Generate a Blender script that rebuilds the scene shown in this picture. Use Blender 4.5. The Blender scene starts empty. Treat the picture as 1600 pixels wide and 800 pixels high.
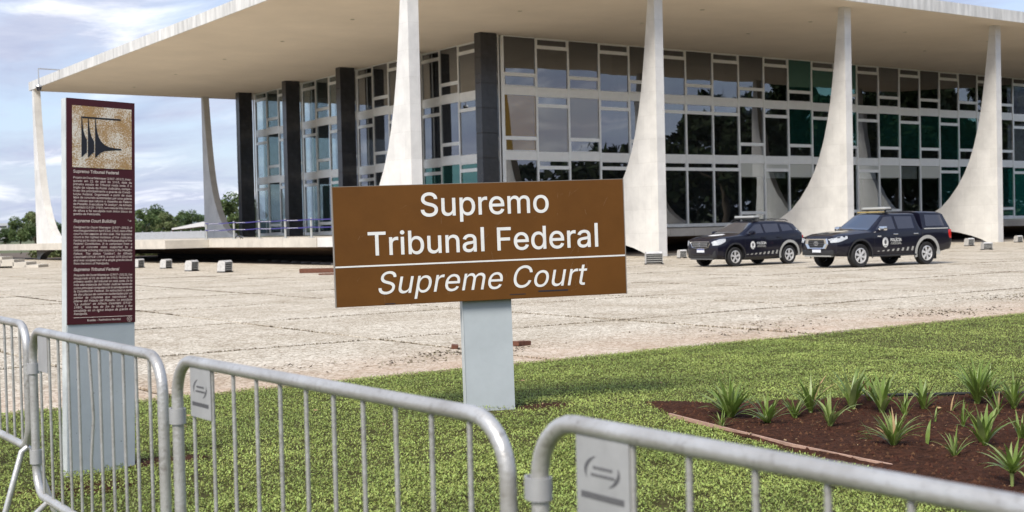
import bpy, bmesh, math, random
import numpy as np
from mathutils import Vector, Matrix, noise
from mathutils.geometry import delaunay_2d_cdt
random.seed(7); RNG = np.random.default_rng(11)
S = bpy.context.scene; COL = S.collection; PI = math.pi

# ---------------------------------------------------------------- camera
CAM = Vector((-27.5813, -46.2334, 1.5675))
FW, RT, UP = [Vector(v) for v in ((0.5772, 0.8163, -0.0221), (0.8162, -0.5772, -0.0233), (0.0318, 0.0046, 0.9995))]
cd = bpy.data.cameras.new('camera'); cam = bpy.data.objects.new('camera', cd); COL.objects.link(cam)
cd.sensor_width = 36; cd.lens = 36*1982.14/1600; cd.clip_start = 0.05; cd.clip_end = 20000
cam.matrix_world = Matrix(((RT.x, UP.x, -FW.x, CAM.x), (RT.y, UP.y, -FW.y, CAM.y), (RT.z, UP.z, -FW.z, CAM.z), (0, 0, 0, 1)))
cd.dof.use_dof = True; cd.dof.focus_distance = 11.5; cd.dof.aperture_fstop = 4.2
S.camera = cam
def see(x, y, z=0.0):
    d = Vector((x, y, z)) - CAM; k = d.dot(FW)
    if k < .05: return None
    return 800 + 1982.14*d.dot(RT)/k, 400 - 1982.14*d.dot(UP)/k, k

# ---------------------------------------------------------------- light, sky, exposure
SUN_AZ, SUN_EL = math.radians(206), math.radians(47)
tosun = Vector((math.cos(SUN_AZ)*math.cos(SUN_EL), math.sin(SUN_AZ)*math.cos(SUN_EL), math.sin(SUN_EL)))
sl = bpy.data.lights.new('sun', 'SUN'); so = bpy.data.objects.new('sun', sl); COL.objects.link(so)
sl.energy = 1.9; sl.angle = math.radians(20); sl.color = (1, .94, .85)
so.rotation_euler = tosun.to_track_quat('Z', 'Y').to_euler()
W = bpy.data.worlds.new('World'); S.world = W; W.use_nodes = True
nt = W.node_tree; N = nt.nodes; L = nt.links; bg = N['Background']
sky = N.new('ShaderNodeTexSky'); sky.sky_type = 'NISHITA'; sky.sun_disc = False
sky.sun_elevation = SUN_EL; sky.sun_rotation = math.atan2(tosun.x, tosun.y)
sky.air_density = 1.0; sky.dust_density = 1.2; sky.ozone_density = 1.2
tc = N.new('ShaderNodeTexCoord'); sp = N.new('ShaderNodeSeparateXYZ'); L.new(tc.outputs['Generated'], sp.inputs[0])
def wm(op, a, b=None):
    m = N.new('ShaderNodeMath'); m.operation = op
    for i, v in enumerate((a, b)):
        if v is None: continue
        if isinstance(v, (int, float)): m.inputs[i].default_value = v
        else: L.new(v, m.inputs[i])
    return m.outputs[0]
zc = wm('ADD', wm('MAXIMUM', sp.outputs['Z'], 0.0), 0.10)
cb = N.new('ShaderNodeCombineXYZ'); L.new(wm('DIVIDE', sp.outputs['X'], zc), cb.inputs[0]); L.new(wm('DIVIDE', sp.outputs['Y'], zc), cb.inputs[1])
def wnoise(scale, det, rough, off, dist=.3):
    mp = N.new('ShaderNodeMapping'); mp.inputs['Location'].default_value = off; mp.inputs['Rotation'].default_value = (0, 0, .55)
    mp.inputs['Scale'].default_value = (1.0, .55, 1)
    L.new(cb.outputs[0], mp.inputs[0])
    n = N.new('ShaderNodeTexNoise'); n.inputs['Scale'].default_value = scale; n.inputs['Detail'].default_value = det
    n.inputs['Roughness'].default_value = rough; n.inputs['Distortion'].default_value = dist
    L.new(mp.outputs[0], n.inputs['Vector']); return n.outputs[0]
def wramp(src, stops):
    r = N.new('ShaderNodeValToRGB'); cr = r.color_ramp
    while len(cr.elements) < len(stops): cr.elements.new(.5)
    for e_, (p, c) in zip(cr.elements, stops): e_.position = p; e_.color = c
    L.new(src, r.inputs[0]); return r.outputs[0]
cover = wramp(wnoise(1.15, 7, .58, (3.1, 1.7, 0)), [(.38, (0, 0, 0, 1)), (.64, (1, 1, 1, 1))])
shade = wramp(wnoise(1.9, 6, .6, (9.2, 4.4, 0), .5), [(.32, (1.9, 2.15, 3.0, 1)), (.52, (2.6, 2.8, 3.5, 1)), (.74, (6.3, 6.25, 6.3, 1))])
# a thin veil whitens the sky towards the horizon, as on the photographed day
veil = wramp(sp.outputs['Z'], [(0.0, (.75, .75, .75, 1)), (.5, (.25, .25, .25, 1))])
mxv = N.new('ShaderNodeMixRGB'); L.new(veil, mxv.inputs[0]); L.new(sky.outputs[0], mxv.inputs[1]); mxv.inputs[2].default_value = (2.05, 2.45, 3.4, 1)
mx = N.new('ShaderNodeMixRGB'); L.new(cover, mx.inputs[0]); L.new(mxv.outputs[0], mx.inputs[1]); L.new(shade, mx.inputs[2])
L.new(mx.outputs[0], bg.inputs[0]); bg.inputs[1].default_value = 0.1
S.view_settings.view_transform = 'Standard'; S.view_settings.look = 'None'; S.view_settings.gamma = 1
S.view_settings.exposure = 1.32
S.cycles.max_bounces = 7; S.cycles.transparent_max_bounces = 12; S.cycles.caustics_reflective = False; S.cycles.caustics_refractive = False

# ---------------------------------------------------------------- object helpers
class M:
    """collects shapes and links them as one mesh object"""
    def __init__(s): s.v = []; s.f = []; s.m = []; s.mi = 0
    def add(s, vs, fs):
        b = len(s.v); s.v += [tuple(v) for v in vs]; s.f += [tuple(i+b for i in f) for f in fs]; s.m += [s.mi]*len(fs); return s
    def box(s, x0, y0, z0, x1, y1, z1, bev=0.0):
        if bev > 0:
            bm = bmesh.new(); bmesh.ops.create_cube(bm, size=1)
            for v in bm.verts: v.co = Vector(((x0+x1)/2+v.co.x*(x1-x0), (y0+y1)/2+v.co.y*(y1-y0), (z0+z1)/2+v.co.z*(z1-z0)))
            bmesh.ops.bevel(bm, geom=bm.edges[:], offset=bev, segments=2, affect='EDGES', profile=.6)
            bm.verts.index_update(); s.add([v.co for v in bm.verts], [[v.index for v in f.verts] for f in bm.faces]); bm.free(); return s
        v = [(x, y, z) for z in (z0, z1) for y in (y0, y1) for x in (x0, x1)]
        return s.add(v, [(0, 2, 3, 1), (4, 5, 7, 6), (0, 1, 5, 4), (2, 6, 7, 3), (0, 4, 6, 2), (1, 3, 7, 5)])
    def tube(s, pts, r, n=10, cap=True):
        pts = [Vector(p) for p in pts]; rr = r if isinstance(r, (list, tuple)) else [r]*len(pts)
        t0 = (pts[1]-pts[0]).normalized(); a = Vector((0, 0, 1)) if abs(t0.z) < .9 else Vector((1, 0, 0)); u = t0.cross(a).normalized()
        vs = []; k = len(pts)
        for i, p in enumerate(pts):
            t = (pts[min(i+1, k-1)]-pts[max(i-1, 0)]).normalized(); u = (u - t*u.dot(t)).normalized(); w = t.cross(u)
            vs += [p + (u*math.cos(2*PI*j/n) + w*math.sin(2*PI*j/n))*rr[i] for j in range(n)]
        fs = [(i*n+j, i*n+(j+1) % n, (i+1)*n+(j+1) % n, (i+1)*n+j) for i in range(k-1) for j in range(n)]
        if cap: fs += [tuple(range(n-1, -1, -1)), tuple((k-1)*n+j for j in range(n))]
        return s.add(vs, fs)
    def cyl(s, p0, p1, r, n=16): return s.tube([p0, p1], r, n)
    def lathe(s, prof, org=(0, 0, 0), ax='z', n=24):
        """prof: (radius, height) pairs turned about an axis"""
        vs = []; o = Vector(org)
        for r, h in prof:
            for j in range(n):
                c, q = r*math.cos(2*PI*j/n), r*math.sin(2*PI*j/n)
                vs.append(o + Vector({'z': (c, q, h), 'y': (q, h, c), 'x': (h, c, q)}[ax]))
        fs = [(i*n+j, i*n+(j+1) % n, (i+1)*n+(j+1) % n, (i+1)*n+j) for i in range(len(prof)-1) for j in range(n)]
        return s.add(vs, fs)
    def prism(s, poly, fn0, fn1):
        """poly of 2-D points; fn0/fn1 place them on the two faces"""
        n = len(poly); vs = [fn0(*p) for p in poly] + [fn1(*p) for p in poly]
        return s.add(vs, [tuple(range(n-1, -1, -1)), tuple(range(n, 2*n))] + [(i, (i+1) % n, n+(i+1) % n, n+i) for i in range(n)])
    def mesh(s, name, mats, smooth=None):
        me = bpy.data.meshes.new(name); me.from_pydata(s.v, [], s.f); me.validate()
        for m in (mats if isinstance(mats, (list, tuple)) else [mats]): me.materials.append(m)
        if any(s.m) and len(me.polygons) == len(s.m): me.polygons.foreach_set('material_index', s.m)
        fixn(me)
        if smooth is not None:
            me.polygons.foreach_set('use_smooth', [True]*len(me.polygons)); me.set_sharp_from_angle(angle=math.radians(smooth))
        return me
    def build(s, name, mats, parent=None, smooth=None, **kw): return obj(name, s.mesh(name, mats, smooth), parent, **kw)
def fixn(me):
    bm = bmesh.new(); bm.from_mesh(me); bmesh.ops.recalc_face_normals(bm, faces=bm.faces[:]); bm.to_mesh(me); bm.free()
def obj(name, me, parent=None, loc=None, rot=None, label=None, cat=None, group=None, kind=None):
    o = bpy.data.objects.new(name, me); COL.objects.link(o)
    if parent is not None: o.parent = parent
    if loc is not None: o.location = loc
    if rot is not None: o.rotation_euler = rot
    for k, v in (('label', label), ('category', cat), ('group', group), ('kind', kind)):
        if v: o[k] = v
    return o
def thing(name, label, cat, loc=(0, 0, 0), rz=0.0, group=None, rot=None):
    o = obj(name, None, None, loc, rot or (0, 0, rz), label, cat, group); o.empty_display_size = .2; return o
def rawmesh(name, co, nq, mat, smooth=False):
    """nq quads, vertices in order: quick path for leaves"""
    me = bpy.data.meshes.new(name); me.vertices.add(len(co)); me.vertices.foreach_set('co', np.asarray(co, np.float32).ravel())
    me.loops.add(nq*4); me.loops.foreach_set('vertex_index', np.arange(nq*4, dtype=np.int32))
    me.polygons.add(nq); me.polygons.foreach_set('loop_start', np.arange(0, nq*4, 4, dtype=np.int32))
    me.update(calc_edges=True); me.materials.append(mat); return me

# ---------------------------------------------------------------- materials
def mat(name, col, rough=.6, metal=0.0, spec=.5, coat=0.0, var=0.0, vscale=3.0, bump=0.0, bscale=40.0, tint=None, island=0.0, trans=0.0, sub=None, stretch=None, world=False):
    m = bpy.data.materials.new(name); m.use_nodes = True; t = m.node_tree; n = t.nodes; l = t.links; b = n['Principled BSDF']
    b.inputs['Base Color'].default_value = (*col, 1); b.inputs['Roughness'].default_value = rough; b.inputs['Metallic'].default_value = metal
    b.inputs['Specular IOR Level'].default_value = spec; b.inputs['Coat Weight'].default_value = coat; b.inputs['Coat Roughness'].default_value = .03
    src = n.new('ShaderNodeNewGeometry').outputs['Position'] if world else n.new('ShaderNodeTexCoord').outputs['Object']
    if stretch:
        mp = n.new('ShaderNodeMapping'); mp.inputs['Scale'].default_value = stretch; l.new(src, mp.inputs[0]); src = mp.outputs[0]
    out = None
    if var > 0:
        no = n.new('ShaderNodeTexNoise'); no.inputs['Scale'].default_value = vscale; no.inputs['Detail'].default_value = 8; no.inputs['Roughness'].default_value = .65
        l.new(src, no.inputs['Vector'])
        r = n.new('ShaderNodeValToRGB'); r.color_ramp.elements[0].position = .3; r.color_ramp.elements[1].position = .7
        d = tint or tuple(c*(1-var) for c in col); r.color_ramp.elements[0].color = (*d, 1); r.color_ramp.elements[1].color = (*[min(1, c*(1+var*.5)) for c in col], 1)
        l.new(no.outputs[0], r.inputs[0]); out = r.outputs[0]
    if island > 0:
        g = n.new('ShaderNodeNewGeometry'); h = n.new('ShaderNodeHueSaturation')
        mr = n.new('ShaderNodeMapRange'); mr.inputs['To Min'].default_value = 1-island; mr.inputs['To Max'].default_value = 1+island
        l.new(g.outputs['Random Per Island'], mr.inputs[0]); l.new(mr.outputs[0], h.inputs['Value'])
        mr2 = n.new('ShaderNodeMapRange'); mr2.inputs['To Min'].default_value = .48; mr2.inputs['To Max'].default_value = .52
        l.new(g.outputs['Random Per Island'], mr2.inputs[0]); l.new(mr2.outputs[0], h.inputs['Hue'])
        if out: l.new(out, h.inputs['Color'])
        else: h.inputs['Color'].default_value = (*col, 1)
        out = h.outputs[0]
    if out: l.new(out, b.inputs['Base Color'])
    if bump > 0:
        no = n.new('ShaderNodeTexNoise'); no.inputs['Scale'].default_value = bscale; no.inputs['Detail'].default_value = 6; l.new(src, no.inputs['Vector'])
        bp = n.new('ShaderNodeBump'); bp.inputs['Strength'].default_value = bump; bp.inputs['Distance'].default_value = .02
        l.new(no.outputs[0], bp.inputs['Height']); l.new(bp.outputs[0], b.inputs['Normal'])
    if trans > 0:
        tr = n.new('ShaderNodeBsdfTranslucent'); ms = n.new('ShaderNodeMixShader'); ms.inputs[0].default_value = trans
        if out: l.new(out, tr.inputs[0])
        else: tr.inputs[0].default_value = (*col, 1)
        l.new(b.outputs[0], ms.inputs[1]); l.new(tr.outputs[0], ms.inputs[2]); l.new(ms.outputs[0], n['Material Output'].inputs[0])
    return m
def glassmat(name, tint, refl, rough=0.0, wob=.006, gloss=(.92, .95, 1), film=None, fk=.3):
    m = bpy.data.materials.new(name); m.use_nodes = True; t = m.node_tree; n = t.nodes; l = t.links; n.remove(n['Principled BSDF'])
    tr = n.new('ShaderNodeBsdfTransparent'); tr.inputs[0].default_value = (*tint, 1)
    gl = n.new('ShaderNodeBsdfGlossy'); gl.inputs['Roughness'].default_value = rough; gl.inputs[0].default_value = (*gloss, 1)
    fr = n.new('ShaderNodeLayerWeight'); fr.inputs[0].default_value = .3
    mr = n.new('ShaderNodeMapRange'); mr.inputs['To Min'].default_value = refl; mr.inputs['To Max'].default_value = min(1, refl+.6); l.new(fr.outputs['Fresnel'], mr.inputs[0])
    co = n.new('ShaderNodeTexCoord'); no = n.new('ShaderNodeTexNoise'); no.inputs['Scale'].default_value = .6; no.inputs['Detail'].default_value = 1; l.new(co.outputs['Object'], no.inputs['Vector'])
    bp = n.new('ShaderNodeBump'); bp.inputs['Strength'].default_value = wob; bp.inputs['Distance'].default_value = .5; l.new(no.outputs[0], bp.inputs['Height']); l.new(bp.outputs[0], gl.inputs['Normal'])
    ms = n.new('ShaderNodeMixShader'); l.new(mr.outputs[0], ms.inputs[0]); base = tr.outputs[0]
    if film:      # diffuse film of colour
        df = n.new('ShaderNodeBsdfDiffuse'); df.inputs[0].default_value = (*film, 1); mf = n.new('ShaderNodeMixShader'); mf.inputs[0].default_value = fk
        l.new(base, mf.inputs[1]); l.new(df.outputs[0], mf.inputs[2]); base = mf.outputs[0]
    l.new(base, ms.inputs[1]); l.new(gl.outputs[0], ms.inputs[2]); l.new(ms.outputs[0], n['Material Output'].inputs[0])
    return m
def nodes(m): return m.node_tree.nodes, m.node_tree.links, m.node_tree.nodes['Principled BSDF']

MARBLE = mat('white_marble', (.66, .65, .62), .55, var=.26, vscale=.8, bump=.15, bscale=14, tint=(.56, .55, .53), world=True)
n, l, b = nodes(MARBLE)   # cladding blocks with faint joints and grey stains
co = n.new('ShaderNodeTexCoord'); br = n.new('ShaderNodeTexBrick'); br.inputs['Scale'].default_value = 1; br.inputs['Brick Width'].default_value = .95; br.inputs['Row Height'].default_value = 1.15; br.inputs['Mortar Size'].default_value = .006
br.inputs['Color1'].default_value = (1, 1, 1, 1); br.inputs['Color2'].default_value = (.92, .92, .915, 1); br.inputs['Mortar'].default_value = (.80, .79, .77, 1)
sx = n.new('ShaderNodeSeparateXYZ'); l.new(co.outputs['Object'], sx.inputs[0]); ax_ = n.new('ShaderNodeMath'); l.new(sx.outputs['X'], ax_.inputs[0]); l.new(sx.outputs['Y'], ax_.inputs[1])
cx_ = n.new('ShaderNodeCombineXYZ'); l.new(ax_.outputs[0], cx_.inputs[0]); l.new(sx.outputs['Z'], cx_.inputs[1]); l.new(cx_.outputs[0], br.inputs['Vector'])
mm = n.new('ShaderNodeMixRGB'); mm.blend_type = 'MULTIPLY'; mm.inputs[0].default_value = 1
l.new(b.inputs['Base Color'].links[0].from_socket, mm.inputs[1]); l.new(br.outputs[0], mm.inputs[2]); l.new(mm.outputs[0], b.inputs['Base Color'])
TILE = mat('fascia_marble', (.66, .65, .62), .55, var=.38, vscale=2.2, bump=.1, bscale=10, stretch=(1, 1, .16), world=True)
SOFFIT = mat('soffit_plaster', (.82, .725, .595), .85, var=.09, vscale=.22, world=True)
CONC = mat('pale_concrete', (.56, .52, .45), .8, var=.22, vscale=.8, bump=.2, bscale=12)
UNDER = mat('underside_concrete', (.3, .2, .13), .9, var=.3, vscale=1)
VOID = mat('shade_black', (.012, .011, .011), .9)  # near-black; shade below the terrace and steps is put into this colour
GRANITE = mat('polished_black_granite', (.030, .030, .034), .22, spec=.6, var=.4, vscale=1.4, bump=.05, bscale=.8)
ALU = mat('window_aluminium', (.90, .90, .87), .42, metal=.75, var=.1, vscale=2)
SPAN = mat('spandrel_panel', (.90, .90, .87), .45, metal=.7, var=.1, vscale=1)
GLASS = glassmat('tinted_glass', (.42, .43, .425), .19, film=(.05, .055, .06), fk=.25)
TOPGLASS = glassmat('upper_tinted_glass', (.30, .31, .32), .15)
TEALGLASS = glassmat('teal_glass', (.13, .36, .32), .14, gloss=(.55, .95, .88), film=(.020, .095, .085), fk=.38)
OCHREGLASS = glassmat('ochre_curtained_glass', (.3, .3, .28), .12, film=(.34, .22, .045), fk=.75)
GREYGLASS = glassmat('grey_curtained_glass', (.3, .3, .28), .13, film=(.34, .32, .26), fk=.6)
FROST = glassmat('blind_backed_glass', (.5, .5, .5), .10, film=(.86, .90, .84), fk=.85)  # brightness of the dim blind put into the pane colour
GROUNDGLASS = glassmat('ground_floor_glass', (.86, .88, .87), .10)
CLEAR = glassmat('clear_glass', (.62, .70, .69), .12)
INNER = mat('interior_floor', (.20, .18, .16), .8)
CORE = mat('interior_wall', (.10, .095, .09), .9)
BLIND = mat('roller_blind', (.90, .92, .88), .8)
GOLD = mat('ochre_curtain', (.30, .20, .06), .8, var=.4, vscale=1.5, stretch=(4, 4, .3))
TEAL = mat('teal_curtain', (.03, .22, .18), .8, var=.3, vscale=2, stretch=(4, 4, .3))
SIGNBR = mat('brown_sign_paint', (.118, .048, .0095), .5, spec=.2, var=.16, vscale=2.2, bump=.04, bscale=30)
WHITE = mat('white_vinyl', (.70, .70, .68), .55, var=.1, vscale=8)
POSTB = mat('blue_grey_post_paint', (.42, .46, .485), .5, var=.10, vscale=2.5, bump=.05, bscale=25)
POSTLIT = mat('lit_post_side', (.55, .58, .58), .5, var=.2, vscale=6)  # paler copy of the post paint, light on the left sides included
MAROON = mat('maroon_panel', (.072, .014, .020), .4, spec=.3, var=.15, vscale=3)
CREAM = mat('cream_lettering', (.74, .62, .55), .6, var=.25, vscale=40)
INK = mat('black_print', (.012, .012, .02), .6)
TANP = mat('tan_picture_ground', (.42, .25, .10), .6)
n, l, b = nodes(TANP)    # worn print: pale crackle over ochre
co = n.new('ShaderNodeTexCoord'); vo = n.new('ShaderNodeTexNoise'); vo.inputs['Scale'].default_value = 170; vo.inputs['Detail'].default_value = 4; l.new(co.outputs['Object'], vo.inputs['Vector'])
big = n.new('ShaderNodeTexNoise'); big.inputs['Scale'].default_value = 5; big.inputs['Detail'].default_value = 2; l.new(co.outputs['Object'], big.inputs['Vector'])
ad = n.new('ShaderNodeMath'); ad.operation = 'MULTIPLY_ADD'; ad.inputs[1].default_value = .8; l.new(big.outputs[0], ad.inputs[0]); l.new(vo.outputs[0], ad.inputs[2])
r = n.new('ShaderNodeValToRGB'); r.color_ramp.elements[0].position = .88; r.color_ramp.elements[0].color = (.52, .31, .12, 1); r.color_ramp.elements[1].position = .98; r.color_ramp.elements[1].color = (.80, .74, .64, 1)
e2 = r.color_ramp.elements.new(.80); e2.color = (.30, .18, .08, 1); e3 = r.color_ramp.elements.new(.74); e3.color = (.52, .31, .12, 1)
l.new(ad.outputs[0], r.inputs[0]); l.new(r.outputs[0], b.inputs['Base Color'])
GALV = mat('galvanised_tube', (.50, .50, .49), .36, metal=.45, var=.3, vscale=4, bump=.14, bscale=60, tint=(.36, .345, .32))
n, l, b = nodes(GALV)    # grime and rub marks: dark flecks and long scuffs
co = n.new('ShaderNodeNewGeometry'); f1 = n.new('ShaderNodeTexNoise'); f1.inputs['Scale'].default_value = 55; f1.inputs['Detail'].default_value = 5; l.new(co.outputs['Position'], f1.inputs['Vector'])
f2 = n.new('ShaderNodeTexNoise'); f2.inputs['Scale'].default_value = 9; f2.inputs['Detail'].default_value = 3; l.new(co.outputs['Position'], f2.inputs['Vector'])
fa = n.new('ShaderNodeMath'); fa.operation = 'MULTIPLY_ADD'; fa.inputs[1].default_value = .45; l.new(f2.outputs[0], fa.inputs[0]); l.new(f1.outputs[0], fa.inputs[2])
fr = n.new('ShaderNodeValToRGB'); fr.color_ramp.elements[0].position = .80; fr.color_ramp.elements[0].color = (0, 0, 0, 1); fr.color_ramp.elements[1].position = 1.0; fr.color_ramp.elements[1].color = (.5, .5, .5, 1); l.new(fa.outputs[0], fr.inputs[0])
mg = n.new('ShaderNodeMixRGB'); l.new(fr.outputs[0], mg.inputs[0]); l.new(b.inputs['Base Color'].links[0].from_socket, mg.inputs[1]); mg.inputs[2].default_value = (.15, .125, .10, 1); l.new(mg.outputs[0], b.inputs['Base Color'])
PLATE = mat('galvanised_plate', (.42, .42, .42), .5, metal=.3, var=.15, vscale=8)
RUBBER = mat('black_rubber', (.012, .012, .013), .8, bump=.2, bscale=60)
GREYINK = mat('faded_grey_print', (.085, .085, .09), .7)
PAINT = mat('black_car_paint', (.006, .006, .014), .3, spec=.15, coat=.6)
TRIM = mat('black_plastic', (.018, .018, .019), .55)
CARGLASS = mat('dark_car_glass', (.030, .029, .038), .04, spec=.9, coat=.3)
WSGLASS = mat('windscreen_glass', (.045, .06, .09), .03, metal=.35, spec=1.0, coat=1.0)
CHROME = mat('chrome', (.72, .72, .72), .18, metal=1)
ALLOY = mat('wheel_alloy', (.66, .66, .66), .35, metal=.4)
LAMP = mat('headlamp_glass', (.50, .52, .54), .08, spec=.9, var=.4, vscale=18)
RED = mat('tail_lamp_red', (.50, .015, .012), .15, spec=.8)
DECAL = mat('grey_decal', (.34, .34, .32), .5)
BEIGE = mat('light_bar_plastic', (.52, .48, .38), .35)
LIGHTG = mat('lightbar_lens', (.38, .39, .38), .2, spec=.8)
PLATEW = mat('number_plate', (.62, .64, .68), .5)
PLBLUE = mat('plate_blue_band', (.03, .06, .35), .5)
STEEL = mat('brushed_steel', (.55, .55, .55), .35, metal=.7)
TAPE = mat('purple_barrier_tape', (.045, .035, .20), .6)
CAPGREY = mat('ground_cap_metal', (.16, .15, .14), .7, var=.3, vscale=8)
LIGHTBOX = mat('weathered_floodlight_cover', (.52, .51, .49), .5, var=.3, vscale=8)
LATTICE = mat('floodlight_dark_louvre', (.03, .03, .03), .5)
RUST = mat('rusty_steel', (.13, .05, .028), .85, var=.4, vscale=14, bump=.3, bscale=50)
BARK = mat('bark', (.10, .075, .05), .9, var=.4, vscale=6, bump=.5, bscale=20)
AVFOL = mat('avenue_foliage', (.026, .036, .014), .7, island=.4, spec=.1)
FOL = [mat('foliage_%d' % i, c, .6, island=.45, trans=.25, spec=.3) for i, c in enumerate(((.12, .165, .06), (.155, .18, .075), (.085, .125, .05)))]
GRASS = mat('ground_cover_leaf', (.33, .385, .10), .5, island=.36, trans=.3, spec=.4, var=.42, vscale=.9, tint=(.20, .255, .06), world=True)
LEAF = mat('strap_leaf', (.175, .25, .05), .38, trans=.28, spec=.5, var=.3, vscale=9, island=.2)
LEAFY = mat('pale_strap_leaf', (.27, .34, .11), .42, trans=.28, spec=.5, var=.3, vscale=9)
DRYLEAF = mat('dry_leaf', (.36, .24, .12), .7, var=.3, vscale=9)
SOIL = mat('red_soil', (.056, .024, .014), 1.0, spec=.1, var=.7, vscale=22, bump=.9, bscale=55)
CLOD = mat('soil_clod', (.075, .034, .021), 1.0, spec=.1, island=.55)
LAWN = mat('lawn_earth', (.075, .070, .03), 1.0, spec=.05, var=.5, vscale=6, bump=.6, bscale=40)
JOINT = mat('joint_earth', (.115, .085, .058), .95, var=.5, vscale=3)
EDGE = mat('edging_strip', (.42, .27, .20), .8, var=.3, vscale=5, bump=.2)
GROUND = mat('far_ground', (.09, .105, .04), .95, var=.4, vscale=.02)
HILL = mat('far_hill', (.13, .16, .16), 1, var=.2, vscale=.01)
PALEWALL = mat('pale_wall', (.5, .52, .55), .8)
TENT = mat('tent_canvas', (.66, .66, .66), .8)
HOUSEW = mat('far_building_wall', (.40, .41, .43), .9)

PAVE = mat('portuguese_stone_paving', (.5, .45, .37), .85)
n, l, b = nodes(PAVE)    # small irregular stones, stained patches, wear
g = n.new('ShaderNodeNewGeometry')
vo = n.new('ShaderNodeTexVoronoi'); vo.inputs['Scale'].default_value = 15; l.new(g.outputs['Position'], vo.inputs['Vector'])
ve = n.new('ShaderNodeTexVoronoi'); ve.feature = 'DISTANCE_TO_EDGE'; ve.inputs['Scale'].default_value = 15; l.new(g.outputs['Position'], ve.inputs['Vector'])
hs = n.new('ShaderNodeSeparateColor'); l.new(vo.outputs['Color'], hs.inputs[0])
r = n.new('ShaderNodeValToRGB'); r.color_ramp.elements[0].color = (.43, .375, .29, 1); r.color_ramp.elements[1].color = (.72, .665, .56, 1)
em = r.color_ramp.elements.new(.35); em.color = (.60, .545, .445, 1); l.new(hs.outputs[0], r.inputs[0])
no = n.new('ShaderNodeTexNoise'); no.inputs['Scale'].default_value = .55; no.inputs['Detail'].default_value = 7; no.inputs['Roughness'].default_value = .7; l.new(g.outputs['Position'], no.inputs['Vector'])
r2 = n.new('ShaderNodeValToRGB'); r2.color_ramp.elements[0].position = .32; r2.color_ramp.elements[0].color = (.70, .66, .60, 1); r2.color_ramp.elements[1].position = .6; r2.color_ramp.elements[1].color = (1, 1, 1, 1); l.new(no.outputs[0], r2.inputs[0])
m1 = n.new('ShaderNodeMixRGB'); m1.blend_type = 'MULTIPLY'; m1.inputs[0].default_value = 1; l.new(r.outputs[0], m1.inputs[1]); l.new(r2.outputs[0], m1.inputs[2])
r3 = n.new('ShaderNodeValToRGB'); r3.color_ramp.elements[0].position = .0; r3.color_ramp.elements[0].color = (.34, .28, .21, 1); r3.color_ramp.elements[1].position = .13; r3.color_ramp.elements[1].color = (1, 1, 1, 1); l.new(ve.outputs['Distance'], r3.inputs[0])
m2 = n.new('ShaderNodeMixRGB'); m2.blend_type = 'MULTIPLY'; m2.inputs[0].default_value = .85; l.new(m1.outputs[0], m2.inputs[1]); l.new(r3.outputs[0], m2.inputs[2])
# red dust blown in along the lawn edge
sx = n.new('ShaderNodeSeparateXYZ'); l.new(g.outputs['Position'], sx.inputs[0])
mr = n.new('ShaderNodeMapRange'); mr.inputs['From Min'].default_value = -31.6; mr.inputs['From Max'].default_value = -34.6; l.new(sx.outputs['Y'], mr.inputs[0])
nd = n.new('ShaderNodeTexNoise'); nd.inputs['Scale'].default_value = 1.3; nd.inputs['Detail'].default_value = 5; l.new(g.outputs['Position'], nd.inputs['Vector'])
mu = n.new('ShaderNodeMath'); mu.operation = 'MULTIPLY'; l.new(mr.outputs[0], mu.inputs[0]); l.new(nd.outputs[0], mu.inputs[1])
m3 = n.new('ShaderNodeMixRGB'); l.new(mu.outputs[0], m3.inputs[0]); l.new(m2.outputs[0], m3.inputs[1]); m3.inputs[2].default_value = (.44, .28, .18, 1)
l.new(m3.outputs[0], b.inputs['Base Color'])
bp = n.new('ShaderNodeBump'); bp.inputs['Strength'].default_value = .6; bp.inputs['Distance'].default_value = .012; l.new(r3.outputs[0], bp.inputs['Height']); l.new(bp.outputs[0], b.inputs['Normal'])

# ---------------------------------------------------------------- lettering: Blender's own interface typeface, or its built-in one
import os
FONT = None
for folder in (bpy.utils.system_resource('DATAFILES', path='fonts'), os.path.join(bpy.utils.resource_path('LOCAL'), 'datafiles', 'fonts')):
    try:
        if folder and FONT is None: FONT = bpy.data.fonts.load(os.path.join(folder, 'Inter.woff2'))
    except Exception: FONT = None
def text_curve(s, res=3):
    cu = bpy.data.curves.new('lettering', 'FONT'); cu.body = s
    if FONT: cu.font = FONT
    cu.resolution_u = res; cu.fill_mode = 'BOTH'; return cu
WCACHE = {}
L_ADV, L_X0, L_X1, L_H = .186, .060, .1245, .530      # the typeface's l has a tail: a plain stem is drawn in its place
def run_width(s, space):
    if not s: return 0.0
    k = (s, space)
    if k not in WCACHE:
        cu = text_curve('|'+s+'|'); cu.space_word = space; o = bpy.data.objects.new('lettering', cu); COL.objects.link(o); bpy.context.view_layer.update()
        a = o.dimensions.x; bpy.data.objects.remove(o); cu.body = '||'; o = bpy.data.objects.new('lettering', cu); COL.objects.link(o); bpy.context.view_layer.update()
        WCACHE[k] = a - o.dimensions.x; bpy.data.objects.remove(o); bpy.data.curves.remove(cu)
    return WCACHE[k]
def text_width(s, space=1.0):
    """advance width of one line at size 1; space scales the word gap"""
    return sum(run_width(q, space) for q in s.split('l')) + s.count('l')*L_ADV
TCACHE = {}
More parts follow.
